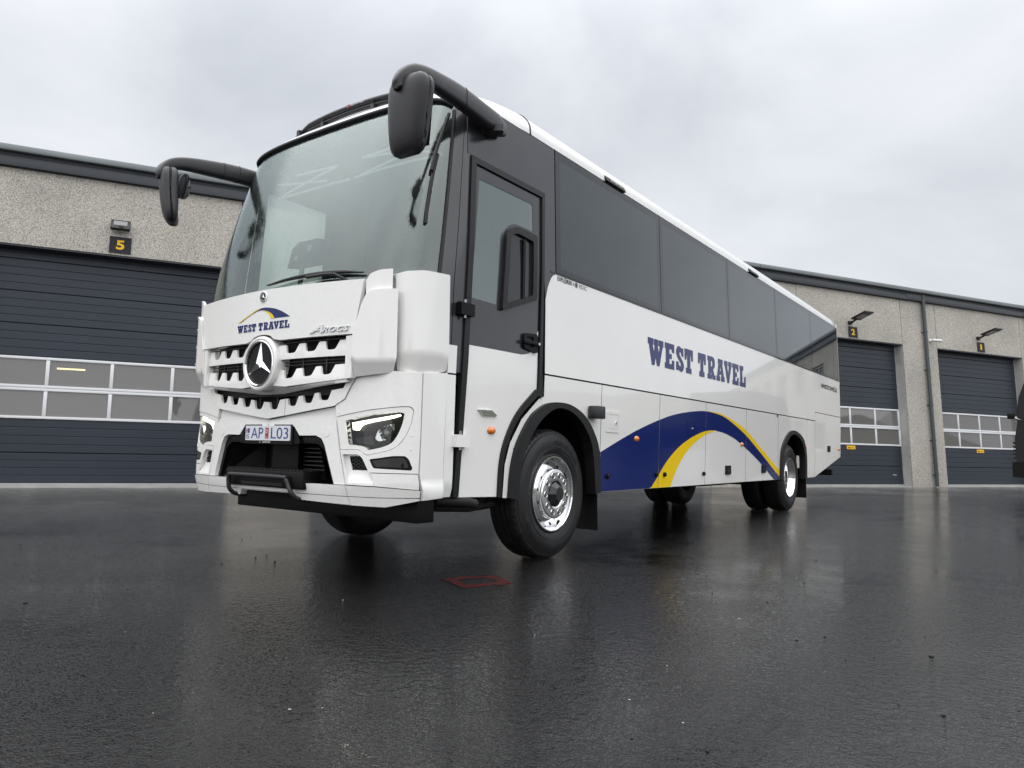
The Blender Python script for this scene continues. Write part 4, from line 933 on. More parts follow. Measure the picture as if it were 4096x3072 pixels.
# grille rows
def teeth(nt, zt, zb):
    o = []
    for a, b in nt:
        o += fillet([(a, zt(a)), (a+.022, zb(a)+.0), (b-.030, zb(b)), (b, zt(b))], [0, .018, .018, 0], 3)
    return o
R1 = [(.236,.368),(.425,.557),(.61,.737)]; R2 = [(.225,.353),(.406,.535),(.58,.704)]
for sgn in (1, -1):
    Q = (lambda p: p) if sgn > 0 else mir
    zt = lambda s: 1.566+.016*(s/.8); zb = lambda s: zt(s)-.062
    p1 = [(.165,1.468),(.806,1.474),(.806,zt(.806))]+teeth(R1, zt, zb)[::-1]+[(.165,zt(.165))]
    patch('grille_bar', Q(p1), SH, 'white_wet', bus, off=lambda s, z: -.022-.01*max(0, (z-1.51)/.06), thick=.014, step=.035)
    zt2 = lambda s: 1.385+.036*(s/.8); zb2 = lambda s: zt2(s)-.062
    p2 = [(.125,1.288),(.25,1.278),(.5,1.296),(.806,1.320),(.806,zt2(.806))]+teeth(R2, zt2, zb2)[::-1]+[(.165,zt2(.165)),(.165,1.36)]
    patch('grille_bar', Q(p2), SH, 'white_wet', bus, off=lambda s, z: -.022-.01*max(0, (z-1.34)/.06), thick=.014, step=.035)
    patch('grille_side', Q([(.809,1.318),(.860,1.324),(.868,1.604),(.809,1.600)]), SH, 'white_wet', bus, off=-.006, thick=.06, step=.05)
    for z in (1.425, 1.447, 1.585): patch('grille_slat', Q([(.20,z),(.80,z+.008),(.80,z+.013),(.20,z+.005)]), SH, 'mesh', bus, off=-.055, thick=.02, step=.2)
    for s in (.38, .60): patch('grille_slat', Q([(s,1.32),(s+.012,1.32),(s+.012,1.60),(s,1.60)]), SH, 'mesh', bus, off=-.058, thick=.02, step=.2)
patch('grille_back', [(-.86,1.22),(.86,1.22),(.86,1.625),(-.86,1.625)], SH, 'black', bus, off=-.12, thick=0, step=.1)
# lip under the grille, falling to a shallow V
patch('grille_lip', [(-.806,1.318),(-.5,1.293),(-.25,1.275),(-.12,1.284),(.12,1.284),(.25,1.275),(.5,1.293),(.806,1.318),(.82,1.300),(.4,1.262),(.12,1.236),(-.12,1.236),(-.4,1.262),(-.82,1.300)], SH, 'white_wet', bus, off=lambda s, z: -.03-1.6*max(0, (1.29-z)), thick=.02, step=.05)
# emblem
SC = (-1.25, 1.448)
em = lathe('emblem_surround', [(.196,-.09),(.196,.012),(.188,.024),(.176,.028),(.168,.020),(.164,.0)], 'white_wet', bus, (SC[0], -1.995, SC[1]), (0,-1,0), 72)
lathe('chrome_ring', [(.168,.012),(.166,.026),(.158,.030),(.150,.022),(.148,.0)], 'chrome', em, (SC[0], -1.995, SC[1]), (0,-1,0), 72)
lathe('emblem_disc', [(.150,.004),(.0,.004)], 'hub', em, (SC[0], -1.995, SC[1]), (0,-1,0), 48)
for k in range(-12, 13):
    h = math.sqrt(max(0, .145**2-(k*.0115)**2))
    if h > .01: box('emblem_rib', (SC[0]+k*.0115-.0025, -2.004, SC[1]-h), (SC[0]+k*.0115+.0025, -1.998, SC[1]+h), 'mesh', em)
star('star', em, SC, .154, .031, .034, -2.008)
# lower grille
LN = [0, .175, .35, .515, .655]
lzt = lambda s: 1.176+.112*abs(s); lbt = lambda s: (1.060+.115*abs(s) if abs(s) < .2 else 1.083+.130*(abs(s)-.2))
def lteeth(cs, hw=.064):
    o = []
    for c in cs: o += fillet([(c-hw, lzt(c-hw)), (c-hw+.016, lzt(c)-.058), (c+hw-.030, lzt(c)-.060), (c+hw, lzt(c+hw))], [0,.018,.018,0], 3)
    return o
mid = [(-.191,lbt(-.191)),(0,lbt(0)),(.191,lbt(.191)),(.191,lzt(.191))]+lteeth([-.105,.075], .06)[::-1]+[(-.191,lzt(-.191))]
patch('lower_grille_bar', mid, SB, 'trim_white', bus, off=.012, thick=.018, step=.035)
rt = [(.195,lbt(.195)),(.45,lbt(.45)),(.668,lbt(.668)),(.752,1.190),(.790,1.262),(.826,1.328),(.775,1.322),(.742,1.262)]+lteeth([.27,.43,.585], .06)[::-1]+[(.195,lzt(.195))]
rt2 = [(.195,lbt(.195)),(.45,lbt(.45)),(.668,lbt(.668)),(.752,1.190),(.790,1.262),(.826,1.328),(.775,1.322),(.742,1.262)]+lteeth([.27,.43,.585], .06)[::-1]+[(.195,lzt(.195))]
patch('lower_grille_bar', rt, SB, 'trim_white', bus, off=.008, thick=.018, step=.035)
patch('lower_grille_bar', mir(rt2), SB, 'trim_white', bus, off=.008, thick=.018, step=.035)
patch('lower_grille_back', [(-.83,1.05),(.83,1.05),(.83,1.36),(-.83,1.36)], SB, 'black', bus, off=-.12, thick=0, step=.1)
for z in (1.225, 1.265): patch('lower_grille_slat', [(-.70,z+.05),(0,z-.01),(.70,z+.05),(.70,z+.056),(0,z-.004),(-.70,z+.056)], SB, 'mesh', bus, off=-.06, thick=.02, step=.2)
for s in (-.42,-.21,.0,.21,.42): patch('lower_grille_slat', [(s,1.10),(s+.012,1.10),(s+.012,1.33),(s,1.33)], SB, 'mesh', bus, off=-.065, thick=.02, step=.2)
# bumper opening: dark tray, grille inserts, plate
op = patch('bumper_opening', [(a*1.0, b) for a, b in opn], SB, 'black', bus, off=-.33, thick=0, step=.1)
patch('opening_frame', [(a*.998, b-.001) for a, b in opn]+[(.60,.632),(.53,.84),(.49,.885),(-.49,.885),(-.53,.84),(-.60,.632)][0:0]+[(.655,.632),(.565,.85),(.50,.890),(-.50,.890),(-.565,.85),(-.655,.632)], SB, 'blackgloss', op, off=-.03, thick=.06, step=.06)
mobj('opening_side', [(-1.25-.60, -1.86, .63), (-1.25-.42, -1.62, .66), (-1.25-.42, -1.62, .90), (-1.25-.50, -1.86, .89)], [(0,1,2,3)], 'blackgloss', op)
mobj('opening_side', [(-1.25+.60, -1.86, .63), (-1.25+.42, -1.62, .66), (-1.25+.42, -1.62, .90), (-1.25+.50, -1.86, .89)], [(3,2,1,0)], 'blackgloss', op)
box('winch_cover', (-1.42, -1.74, .60), (-1.12, -1.60, .90), 'blackgloss', op)
for k in range(6): box('cooler_slat', (-1.11, -1.70, .70+.03*k), (-.72, -1.66, .708+.03*k), 'mesh', op)
for pp in both(fillet([(.36,.900),(.55,.900),(.535,.925),(.50,.936),(.36,.936)], .006)): hexmesh(op, pp, SB, -.026, .013, 'opening_mesh')
# number plate
ph = patch('plate_holder', fillet([(-.355,.885),(.355,.885),(.300,1.004),(-.300,1.004)], .02), SP(-1.905), 'blackgloss', bus, thick=.06, step=.2, smooth=False)
PLS = SP(-1.920)
patch('plate_frame', fillet([(-.278,.880),(.278,.880),(.278,1.018),(-.278,1.018)], .01), SP(-1.914), 'blackgloss', ph, thick=.012, step=.3, smooth=False)
patch('number_plate', fillet([(-.258,.904),(.258,.904),(.258,1.010),(-.258,1.010)], .008), PLS, 'plate', ph, thick=.006, step=.3, smooth=False)
text('plate_text', 'AP', (-.188, .918), (.142, .078), PLS, 'blue', ph, off=.0015, bold=-.004)
text('plate_text', 'L03', (.045, .918), (.195, .078), PLS, 'blue', ph, off=.0015, bold=-.004)
text('plate_text', 'IS', (-.246, .915), (.034, .032), PLS, 'ink', ph, off=.0015)
patch('plate_flag', [(-.248,.957),(-.208,.957),(-.208,.990),(-.248,.990)], PLS, 'blue', ph, off=.0012, thick=0, step=1)
patch('plate_flag', [(-.236,.957),(-.230,.957),(-.230,.990),(-.236,.990)], PLS, 'printwhite', ph, off=.0020, thick=0, step=1)
patch('plate_flag', [(-.248,.9705),(-.208,.9705),(-.208,.9765),(-.248,.9765)], PLS, 'red', ph, off=.0026, thick=0, step=1)
patch('inspection_sticker', [(-.022,.917),(.018,.917),(.018,.995),(-.022,.995)], PLS, 'red', ph, off=.0012, thick=0, step=1)
text('sticker_text', '27', (-.018, .955), (.032, .028), PLS, 'printwhite', ph, off=.002, bold=.02)
text('sticker_text', '2027', (-.017, .921), (.030, .010), PLS, 'printwhite', ph, off=.002)
text('frame_text', 'LANDFARI', (-.060, .887), (.092, .012), SP(-1.914), 'printwhite', ph, off=.0015, bold=.02)
lathe('frame_logo', [(.007,.0015),(.005,.0015)], 'printwhite', ph, (-1.25-.087, -1.914, .893), (0,-1,0), 16)
# step and pull bar
stp = box('front_step', (-1.70, -1.94, .575), (-.805, -1.78, .698), 'blackgloss', bus, .015)
for k in range(22):
    for j in range(2): box('step_tread', (-1.69+.04*k, -1.93+.075*j, .698), (-1.668+.04*k, -1.87+.075*j, .704), 'mesh', stp)
box('step_recess', (-1.50, -1.9425, .59), (-1.02, -1.939, .61), 'black', stp)
sweep('pull_bar', spl([(-1.62,-1.84,.50),(-1.62,-1.91,.512),(-1.62,-1.955,.55),(-1.62,-1.965,.61),(-1.60,-1.97,.645),(-1.55,-1.97,.655),(-1.00,-1.97,.655),(-.95,-1.97,.645),(-.93,-1.965,.61),(-.90,-1.955,.55),(-.89,-1.91,.512),(-.88,-1.84,.50)], 4), .016, 'plastic', bus)
for xx in (-1.62,-.88): lathe('bar_pivot', [(0,-.03),(.02,-.03),(.02,.03),(0,.03)], 'black', bus, (xx,-1.84,.50), (1,0,0), 12)
# --- windscreen, pillars, wipers
ns_, nz_ = 60, 20
V = []; Fs = []
for j in range(nz_+1):
    for i in range(ns_+1):
        s = -.975+1.95*i/ns_; z0 = 1.985; z1 = 3.372-.05*abs(s)**6; V.append(SW(s, z0+(z1-z0)*j/nz_))
for j in range(nz_):
    for i in range(ns_): k = j*(ns_+1)+i; Fs.append((k, k+1, k+ns_+2, k+ns_+1))
ws = mobj('windscreen', V, Fs, 'windshield', bus, True)
for sgn in (1, -1):
    for nm, t0, t1, mt in (('pillar', 0, .52, 'grey_paint'), ('pillar', .545, 1.0, 'grey_paint')):
        V = []; Fs = []; zs = [1.40+(3.425-1.40)*k/16 for k in range(17)]; nc = 5
        for z in zs:
            zc = max(z, 1.99); a = Vector(SW(.972, zc)); a.z = z; b = Vector((sx(z), dfo(max(z, .55))-.002, z)); c = Vector((sx(z)-.008, (a.y*.45+b.y*.55), z))
            for i in range(nc+1):
                t = t0+(t1-t0)*i/nc; p = a*(1-t)**2+c*2*t*(1-t)+b*t*t
                if sgn < 0: p.x = -2.5-p.x
                V.append(tuple(p))
        for j in range(16):
            for i in range(nc):
                k = j*(nc+1)+i; f = (k, k+1, k+nc+2, k+nc+1); Fs.append(f if sgn > 0 else f[::-1])
        mobj(nm, V, Fs, mt, bus, True)
    sweep('windscreen_side_seal', [Vector(SW(sgn*.974, 2.0+1.30*k/14, .004)) for k in range(15)], .014, 'rubber', bus)
sweep('wiper_blade', [SW(s, z, .032) for s, z in spl([(-.001,2.018),(.109,2.040),(.244,2.046),(.36,2.040),(.474,2.027)], 5)], lambda i, t: [(.012*math.cos(q*math.pi/4), .016*math.sin(q*math.pi/4)*(1-.7*abs(2*t-1)**2)+.0) for q in range(8)], 'rubber', bus)
sweep('wiper_arm', [SW(.20,2.026,.05), SW(.30,2.028,.055), SW(.345,2.022,.055), SW(.40,1.975,.03)], .011, 'rubber', bus)
sweep('wiper_arm', [SW(s, z, .06) for s, z in spl([(.975,3.25),(.93,3.10),(.892,2.95),(.872,2.78)], 5)], .013, 'rubber', bus)
sweep('wiper_blade', [SW(s, z, .035) for s, z in spl([(.886,2.92),(.868,2.75),(.864,2.615),(.862,2.48),(.866,2.39)], 5)], .012, 'rubber', bus)
# --- mirrors
for sgn in (1, -1):
    X = (lambda x: x) if sgn > 0 else (lambda x: -2.5-x)
    path = [(X(.00), -.86, 3.285), (X(.025), -1.05, 3.285), (X(.05), -1.3, 3.29), (X(.075), -1.5, 3.285), (X(.10), -1.72, 3.265), (X(.12), -1.88, 3.245), (X(.13), -1.99, 3.215), (X(.132), -2.06, 3.165), (X(.125), -2.10, 3.10), (X(.12), -2.105, 3.05)]
    path = spl(path, 3)
    def sec(i, t):
        w = interp([(0,.03),(.08,.05),(.5,.048),(.8,.04),(1,.025)], t); h = interp([(0,.045),(.06,.078),(.35,.072),(.55,.056),(.75,.042),(.93,.036),(1,.018)], t)
        return [(math.copysign(abs(math.cos(q))**.55, math.cos(q))*w, math.copysign(abs(math.sin(q))**.55, math.sin(q))*h) for q in [2*math.pi*k/20 for k in range(20)]]
    mr = sweep('wing_mirror', path, sec, 'plastic', bus, angle=60)
    if sgn > 0:
        sweep('mirror_foot', [(.0,-1.02,3.25),(.0,-1.02,3.20)], lambda i, t: [(.05*math.cos(2*math.pi*k/16), .12*math.sin(2*math.pi*k/16)) for k in range(16)], 'plastic', mr, up=(1,0,0))
    for y in (-1.42,) if sgn > 0 else (-1.42, -1.55):
        k = min(range(len(path)), key=lambda q: abs(path[q][1]-y)); pp = sec(k, k/(len(path)-1))
        sweep('arm_joint', [(path[k][0]+a*1.006*0+a*1.01, path[k][1], path[k][2]+b*1.01) for a, b in pp]+[(path[k][0]+pp[0][0]*1.01, path[k][1], path[k][2])], .003, 'black', mr)
    # housing: rounded box, wider at the top, leaning forward at the foot
    bm = bmesh.new(); bmesh.ops.create_cube(bm, size=1); bmesh.ops.subdivide_edges(bm, edges=bm.edges[:], cuts=9, use_grid_fill=True)
    for v in bm.verts:
        a, b, c = v.co*2
        r = .42
        p = Vector((a, b, c)); ia = Vector([max(-1+r, min(1-r, q)) for q in p]); dl = p-ia
        if dl.length > 0: p = ia+dl.normalized()*r*min(1, max(abs(q) for q in dl)/r)
        w = .148+.016*p.z; dpt = .085*(1+.15*p.z)
        x = .125+w*p.x+.03*p.z; y = -2.0+dpt*p.y*(1.0 if p.y < 0 else .75)-.035*p.z*p.z*0-.02*p.z; z = 2.925+.235*p.z
        if p.y < 0: y += .03*(p.x**2)+.02*p.z*p.z
        v.co = Vector((X(x), y, z))
        if sgn < 0:
            cc = Vector((X(.125), -2.0, 0)); dd = v.co-cc; an = rad(-32); v.co = Vector((cc.x+dd.x*math.cos(an)-dd.y*math.sin(an), cc.y+dd.x*math.sin(an)+dd.y*math.cos(an), v.co.z))
    if sgn < 0: bmesh.ops.reverse_faces(bm, faces=bm.faces[:])
    me = bpy.data.meshes.new('housing'); bm.to_mesh(me); bm.free(); me.materials.append(M['plastic']); me.polygons.foreach_set('use_smooth', [True]*len(me.polygons))
    hs = link(bpy.data.objects.new('mirror_housing', me), mr)
    mg = mobj('mirror_glass', [(X(.0),-1.929,2.74),(X(.24),-1.929,2.74),(X(.27),-1.937,3.10),(X(.02),-1.937,3.10)], [(0,1,2,3) if sgn < 0 else (3,2,1,0)], 'mirror', mr)
    if sgn < 0: mg.data.transform(Matrix.Translation((X(.125), -2.0, 0)) @ Matrix.Rotation(rad(-32), 4, 'Z') @ Matrix.Translation((-X(.125), 2.0, 0)))
    # small wide-angle mirror tucked inside
    wm = lathe('wide_mirror', [(0,-.06),(.06,-.05),(.09,-.02),(.10,.02),(.097,.03),(.086,.03),(.0,.036)], 'plastic', mr, (0,0,0), (0,1,0), 32)
    wg = lathe('wide_mirror_glass', [(.086,.0305),(.05,.038),(0,.042)], 'frit', mr, (0,0,0), (0,1,0), 32)
    RM = Matrix.Translation((X(-.015), -1.935, 3.0) if sgn > 0 else (X(.055), -1.95, 3.02)) @ Matrix.Rotation(rad(28 if sgn > 0 else -62), 4, 'Z') @ Matrix.Rotation(rad(-8), 4, 'X') @ Matrix.Diagonal((.85, 1, 1.1, 1))
    for q_ in (wm, wg): q_.data.transform(RM)
# --- roof light bar and aerial
lb = spl([(-2.02,-1.18,3.47),(-2.02,-1.22,3.52),(-1.98,-1.25,3.545),(-1.78,-1.285,3.594),(-1.72,-1.292,3.603),(-1.5,-1.305,3.612),(-1.25,-1.31,3.615),(-1.0,-1.305,3.612),(-.78,-1.292,3.603),(-.72,-1.285,3.594),(-.52,-1.25,3.545),(-.48,-1.22,3.52),(-.48,-1.18,3.47)], 4)
bar = sweep('light_bar', lb, .022, 'plastic', bus)
sweep('lower_tube', [(x, y+.012, z-.036) for x, y, z in lb[6:-6]], .02, 'plastic', bar)
for x in (-1.86,-1.55,-.95,-.64):
    box('bar_bracket', (x-.018, -1.33, 3.42), (x+.018, -1.27, 3.57), 'plastic', bar)
LBS = lambda a, b, o: (-1.25+a, -1.333-o, b)
text('bar_text', 'AST-STEEL', (.05, 3.607), (.16, .016), LBS, 'printwhite', bar, off=.001)
patch('bar_logo', [(.01,3.602),(.035,3.602),(.04,3.628),(.015,3.628)], LBS, 'red', bar, off=.001, thick=0, step=1)
sweep('aerial', [(-.9, -.9, 3.69), (-.88, -.93, 3.80)], .004, 'black', bus)
sweep('roof_hatch_rim', [(-.35,-.9,3.60),(-.35,.0,3.64),(-.5,.4,3.66)], .03, 'plastic', bus)
# --- inside the front
box('dashboard', (-2.40, -1.62, 1.34), (-.10, -1.18, 2.06), 'dash', bus, .06)
box('dash_shelf', (-2.2, -1.80, 1.90), (-.30, -1.5, 2.02), 'dash', bus, .03)
box('instrument_hood', (-.95, -1.38, 2.05), (-.30, -1.12, 2.18), 'dash', bus, .04)
box('interior_ceiling', (-2.38, -1.28, 3.37), (-.12, 4.0, 3.40), 'ceil', bus)
box('interior_side', (-.10, -.25, 1.33), (-.08, 4.0, 2.40), 'trim_in', bus)
box('interior_side', (-2.42, .0, 1.33), (-2.40, 4.0, 2.40), 'trim_in', bus)
box('bulkhead', (-2.40, 3.98, 1.33), (-.10, 4.0, 3.40), 'trim_in', bus)
box('cab_floor', (-2.40, -1.2, 1.335), (-.10, 4.0, 1.36), 'dash', bus)
sw_c = Vector((-.62, -1.10, 2.23)); axs = Vector((0, .75, .66)).normalized()
pts = []
b1 = axs.cross(Vector((1,0,0))).normalized(); b2 = axs.cross(b1)
wheel_ = sweep('steering_wheel', [sw_c+(b1*math.cos(t)+b2*math.sin(t))*.22 for t in [2*math.pi*k/40 for k in range(41)]], .017, 'blackgloss', bus, caps=False)
for a in (0, 2.1, 4.2): sweep('spoke', [sw_c, sw_c+(b1*math.cos(a)+b2*math.sin(a))*.22], .014, 'blackgloss', wheel_)
sweep('steering_column', [sw_c, sw_c-axs*.45], .04, 'dash', wheel_)
def seat(x, y, m_='seat', nm='seat'):
    st = box(nm, (x-.24, y-.24, 1.72), (x+.24, y+.24, 1.86), m_, bus, .05)
    box('backrest', (x-.23, y+.22, 1.84), (x+.23, y+.34, 2.62), m_, st, .05); box('headrest', (x-.13, y+.24, 2.63), (x+.13, y+.33, 2.84), m_, st, .04)
    box('pedestal', (x-.18, y-.18, 1.36), (x+.18, y+.18, 1.72), 'dash', st)
seat(-.62, -.62, nm='driver_seat'); seat(-1.95, -.35, nm='guide_seat')
for r in range(3):
    for x in (-.5, -.95, -1.6, -2.05): seat(x, .9+.85*r, nm='passenger_seat')
# ticket machine on a stalk
tk = mobj('ticket_machine', [SW(-.005,2.18,-.10), SW(.122,2.178,-.10), SW(.140,2.33,-.10), SW(.11,2.385,-.10), SW(.02,2.385,-.10), SW(-.008,2.34,-.10)]+[tuple(Vector(SW(s,z,-.16))+Vector((.05,0,0))) for s,z in ((-.005,2.18),(.122,2.178),(.140,2.33),(.11,2.385),(.02,2.385),(-.008,2.34))],
     [(0,1,2,3,4,5),(11,10,9,8,7,6)]+[(k,k+6,(k+1)%6+6,(k+1)%6) for k in range(6)], 'hub', bus)
q = Vector(SW(.03,2.25,-.097)); lathe('machine_port', [(.022,0),(0,0)], 'ceil', tk, q, (0,-1,0), 20)
q = Vector(SW(.085,2.315,-.097)); box('machine_port', q-Vector((.022,.002,.022)), q+Vector((.022,.001,.022)), 'ceil', tk)
sweep('stalk', [SW(.06,2.18,-.12), SW(.06,2.0,-.14)], .018, 'dash', tk)
# blind arms (scissor arms behind the glass)
for pr in (((-.248,2.86),(.179,2.856)),((-.248,2.86),(.081,3.023)),((.081,3.023),(-.176,3.056)),((-.313,3.03),(.05,2.90)),((.203,2.859),(.80,2.960)),((.237,2.872),(.685,3.086)),((.204,3.033),(.762,2.966)),((.204,3.033),(.539,3.085))):
    (s0,z0),(s1,z1) = pr
    sweep('blind_arm', [SW(s0+(s1-s0)*k/8, z0+(z1-z0)*k/8, -.11) for k in range(9)], lambda i, t: [(-.004,-.009),(.004,-.009),(.004,.009),(-.004,.009)], 'blindarm', bus, smooth=False)

# ------------------------------------------------------------------ wheels
def wheel(cx, cy, sgn, rear=False, outer=True):
    """cx = outer tyre face, axis along x; sgn +1 faces the near side"""
    z = .524; ax = (sgn, 0, 0); W_ = .315; R_ = .529
    core = lathe('wheel', [(0,-.25),(.20,-.25),(.20,-.06 if not rear else -.20),(0,-.06 if not rear else -.20)], 'black', bus, (cx, cy, z), ax, 32)
    pr = [(.292,-W_+.03),(.32,-W_+.02),(.40,-W_),(.47,-W_+.01),(.515,-W_+.035),(.527,-W_+.06)]
    for k in range(4):
        h = -W_+.075+k*.05; pr += [(R_,h),(R_,h+.014),(.515,h+.017),(.515,h+.022),(R_,h+.025)]
    pr += [(R_,-.075),(.528,-.06),(.520,-.040),(.505,-.026),(.492,-.024),(.490,-.018),(.478,-.014),(.474,-.010),(.464,-.008),(.460,-.004),(.42,0),(.38,-.001),(.376,-.005),(.372,-.001),(.345,-.006),(.325,-.016),(.318,-.013),(.312,-.018),(.304,-.03),(.292,-.03)]
    sh = {len(pr)-20, len(pr)-19, len(pr)-18}
    def mod(i, k, r): return r-.007 if (i in sh and k % 3 == 0) else r
    ty = lathe('tyre', pr, 'tyre', core, (cx, cy, z), ax, 168, angle=40, mod=mod)
    for v in ty.data.vertices:          # flattened where it stands
        if v.co.z < .0008: v.co.z = .0008
    if not outer: return
    if not rear:
        rp = [(.307,-.035),(.309,-.012),(.306,-.004),(.299,-.004),(.294,-.012),(.288,-.040),(.282,-.066),(.268,-.072),(.245,-.060),(.220,-.044),(.205,-.038)]
        rc = [(.205,-.05),(.206,.004),(.202,.012),(.196,.016),(.188,.018),(.116,.020),(.108,.017),(.104,.010),(.103,-.03)]
        holes_r, holes_h, hub_h = .246, -.0605, .0
    else:
        rp = [(.307,-.035),(.309,-.012),(.306,-.004),(.299,-.004),(.292,-.014),(.286,-.07),(.270,-.085),(.262,-.12),(.256,-.19),(.245,-.215),(.21,-.205)]
        rc = [(.21,-.215),(.208,-.192),(.198,-.186),(.13,-.184),(.125,-.19),(.125,-.22)]
        holes_r, holes_h, hub_h = .228, -.209, -.19
    rim = lathe('rim', rp, 'alu', core, (cx, cy, z), ax, 96, angle=50)
    cv = lathe('rim_centre', rc, 'alu', core, (cx, cy, z), ax, 96, angle=40)
    for k in range(10):
        a = 2*math.pi*(k+.5)/10+.1; dy, dz = math.cos(a), math.sin(a)
        lathe('hand_hole_disc', [(.018,.0),(.0,.0)], 'black', core, (cx+sgn*(holes_h+.006), cy+holes_r*dy, z+holes_r*dz), (sgn, -.45*dy if not rear else 0, -.45*dz if not rear else 0), 16)  # flat black disc stands in for the shade inside each hand hole
        a = 2*math.pi*k/10; dy, dz = math.cos(a), math.sin(a); rr = .155 if not rear else .165; hh = .0205 if not rear else -.1835
        c0 = (cx+sgn*hh, cy+rr*dy, z+rr*dz)
        if not rear:
            lathe('nut_recess', [(.027,0),(.025,.003),(.022,.003),(.020,-.0)], 'alu', core, c0, ax, 20)
            lathe('nut_recess', [(.0205,.0006),(.0,.0006)], 'black', core, c0, ax, 20)  # black disc paints the shade at the bottom of the recess
            lathe('wheel_nut', [(.013,.0007),(.012,.008),(.006,.010),(0,.010)], 'steel', core, c0, ax, 6, smooth=False)
        else:
            lathe('wheel_nut', [(.017,-.001),(.016,.03),(.010,.05),(0,.05)], 'steel', core, c0, ax, 6, smooth=False)
    if not rear: lathe('hub_cap', [(.100,-.03),(.098,.012),(.088,.022),(.066,.05),(.060,.056),(0,.057)], 'hub', core, (cx, cy, z), ax, 8, smooth=False)
    else: lathe('hub_cap', [(.115,-.20),(.112,-.13),(.09,-.10),(0,-.095)], 'hub', core, (cx, cy, z), ax, 24)
    # raised maker's lettering round the sidewall
    if sgn > 0:
        for a0 in (rad(236), rad(62)):
            v, f = text2d('GOODYEAR', .040, bold=.01); w = max(p[0] for p in v); R2_ = .425
            V = []
            for px_, py_ in v:
                th = a0-(px_-w/2)*1.35/R2_; r_ = R2_-.02+py_
                if a0 > math.pi: th = a0+(px_-w/2)*1.35/R2_; r_ = R2_+.02-py_
                V.append((cx+.0035+(.002), cy+r_*math.cos(th), z+r_*math.sin(th)))
            mobj('sidewall_lettering', V, f, 'rubber', core)
wheel(-.035, 0, 1); wheel(-2.465, 0, -1)
wheel(-.06, 7.02, 1, True); wheel(-.40, 7.02, 1, True, False); wheel(-2.44, 7.02, -1, True); wheel(-2.10, 7.02, -1, True, False)

# ------------------------------------------------------------------ black truck at the right edge of the picture
tr_ = thing('black_truck', 'black truck cab mostly cut off by the right edge of the picture', 'truck', (4.6, 15.9, 0))
TX, TY = 2.70, 14.85
def tpoly(name, pts, y0, y1, mat, par):
    n = len(pts); V = [(TX+a, y0, b) for a, b in pts]+[(TX+a, y1, b) for a, b in pts]
    return mobj(name, V, [tuple(range(n)), tuple(range(2*n-1, n-1, -1))]+[((k+1) % n, k, k+n, (k+1) % n+n) for k in range(n)], mat, par)
tb = tpoly('body', [(.02,.85),(.0,1.35),(.06,1.75),(.10,2.30),(.20,2.60),(.5,2.66),(2.2,2.68),(2.3,2.5),(2.3,.8),(1.55,.8),(1.45,1.05),(.95,1.05),(.85,.8)], TY, TY+2.1, 'truck', tr_)
tpoly('bumper', [(-.06,.50),(-.06,.84),(.5,.84),(.5,.50)], TY-.01, TY+2.11, 'blackgloss', tr_)
mobj('side_window', [(TX+.30,TY-.004,1.80),(TX+1.35,TY-.004,1.80),(TX+1.35,TY-.004,2.40),(TX+.42,TY-.004,2.40)], [(0,1,2,3)], 'frit', tr_)
mobj('windscreen', [(TX+.052,TY+.1,1.78),(TX+.09,TY+.1,2.32),(TX+.09,TY+2.0,2.32),(TX+.052,TY+2.0,1.78)], [(0,1,2,3)], 'frit', tr_)
for k in range(5): box('grille_bar', (TX-.045, TY+.12, .92+.085*k), (TX+.01, TY+1.98, .955+.085*k), 'mesh', tr_, .008)
sweep('mirror_arm', [(TX+.12,TY,1.78),(TX+.06,TY-.08,1.80),(TX-.02,TY-.12,1.84)], .022, 'chrome', tr_)
box('mirror', (TX-.12,TY-.26,1.80), (TX+.02,TY-.06,1.93), 'blackgloss', tr_, .02)
box('headlight', (TX-.052,TY+.12,.62), (TX-.03,TY+.42,.78), 'lampglass', tr_, .01)
for yy in (TY+.16, TY+1.94):
    w_ = lathe('wheel', [(.20,-.12),(.45,-.12),(.50,-.08),(.50,.08),(.45,.12),(.20,.12)], 'tyre', tr_, (TX+1.2, yy, .50), (0,-1,0), 48)
    lathe('rim', [(.24,.11),(.2,.06),(.1,.09),(0,.09)], 'hub', w_, (TX+1.2, yy, .50), (0,-1,0), 32)
box('load_bed', (TX+2.35,TY+.05,.75), (TX+5.4,TY+2.05,1.45), 'truck', tr_, .02)
for yy in (TY+.16, TY+1.94): lathe('wheel', [(.0,-.1),(.20,-.12),(.45,-.12),(.50,-.08),(.50,.08),(.45,.12),(.20,.12),(0,.1)], 'tyre', tr_, (TX+4.3, yy, .50), (0,-1,0), 48)

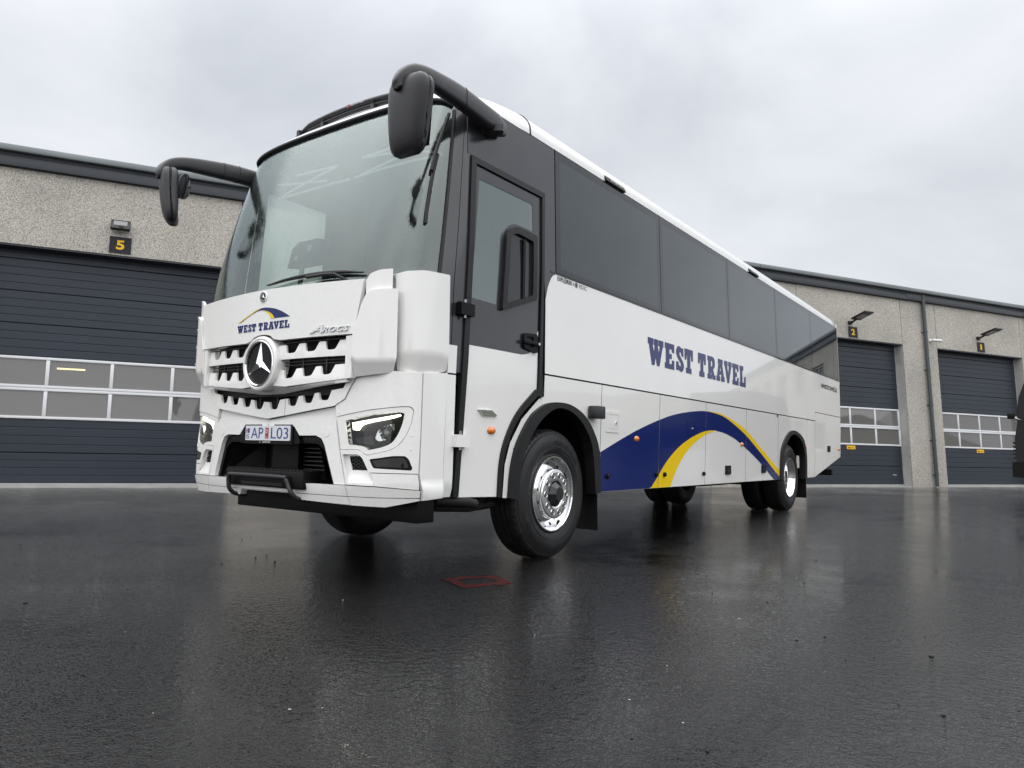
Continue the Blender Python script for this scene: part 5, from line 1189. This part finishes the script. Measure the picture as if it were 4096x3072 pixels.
# ------------------------------------------------------------------ crumbs of asphalt and pale stone chips lying on the yard
DK = [(-1.93,-3.11),(-1.96,-3.02),(-1.21,-3.41),(-3.53,-1.89),(-2.65,-2.32),(-4.35,-.01),(-2.74,-1.06),(-2.91,-.85),(-1.76,-1.5),(-1.44,-1.66),(-1.72,-1.63),(-4.16,-1.65),(-2.54,-1.84),(-.85,-2.5),(-3.35,-.38),(-5.2,-.04),(-5.01,-.28),(-4.56,.4),(-3.69,-2.51),(-3.65,-2.38),(-2.28,-2.92),(-1.2,-2.87),(-1.19,-2.68),(-1.67,-1.95),(-2.84,-.13),
      (2.81,-1.29),(2.94,-2.13),(3.15,-1.9),(2.52,-1.61),(2.26,-1.4),(2.35,-1.24),(1.87,-.57),(1.24,.08),(2.41,-2.95),(1.75,-2.26),(2.61,-1.48),(1.66,1.46),(1.64,7.36),(1.4,12.24),(1.08,10.72),(-.34,12.22),(2.22,1.7),(2.19,-3.01),(2.8,-2.11),(2.74,-.88),(1.51,-.53),(1.86,.29),(.6,9.9),(2.32,7.01),(1.03,8.85)]
LT = [(-.22,-3.37),(1.25,-3.44),(1.18,-3.52),(.87,-3.82),(-5.3,-1.1),(-.03,-2.23),(1.95,-2.21),(2.26,-2.78),(2.02,-2.69),(1.89,-1.14),(2.04,-1.65),(2.03,7.49),(1.62,-.82),(2.49,-1.85)]
def stone_mesh(seed, flat_):
    rnd = random.Random(seed); bm = bmesh.new(); bmesh.ops.create_icosphere(bm, subdivisions=1, radius=1)
    for v in bm.verts: v.co = v.co*rnd.uniform(.65, 1.15); v.co.z = (v.co.z+.6)*flat_*.6
    me = bpy.data.meshes.new('stone'); bm.to_mesh(me); bm.free(); return me
for pts, mt, lab, grp, nm, f_ in ((DK, 'crumb', 'small black asphalt crumb lying on the wet ground', 'asphalt crumbs on the ground', 'asphalt_crumb', .7), (LT, 'chip', 'tiny pale stone chip lying on the wet ground', 'pale chips on the ground', 'stone_chip', .4)):
    mss = [stone_mesh(k, f_) for k in range(4)]
    for me in mss: me.materials.append(M[mt])
    for i, (x, y) in enumerate(pts):
        o = bpy.data.objects.new(nm, mss[i % 4]); COL.objects.link(o)
        d = math.hypot(x-CAM[0], y-CAM[1]); s = random.uniform(.005, .010)*(1 if mt == 'crumb' else .6)
        if i in (2, 9, 25, 26): s *= 1.5
        o.location = (x, y, 0); o.scale = (s, s, s*1.1); o.rotation_euler = (0, 0, random.uniform(0, 6.28)); tag(o, lab, 'stone', grp)
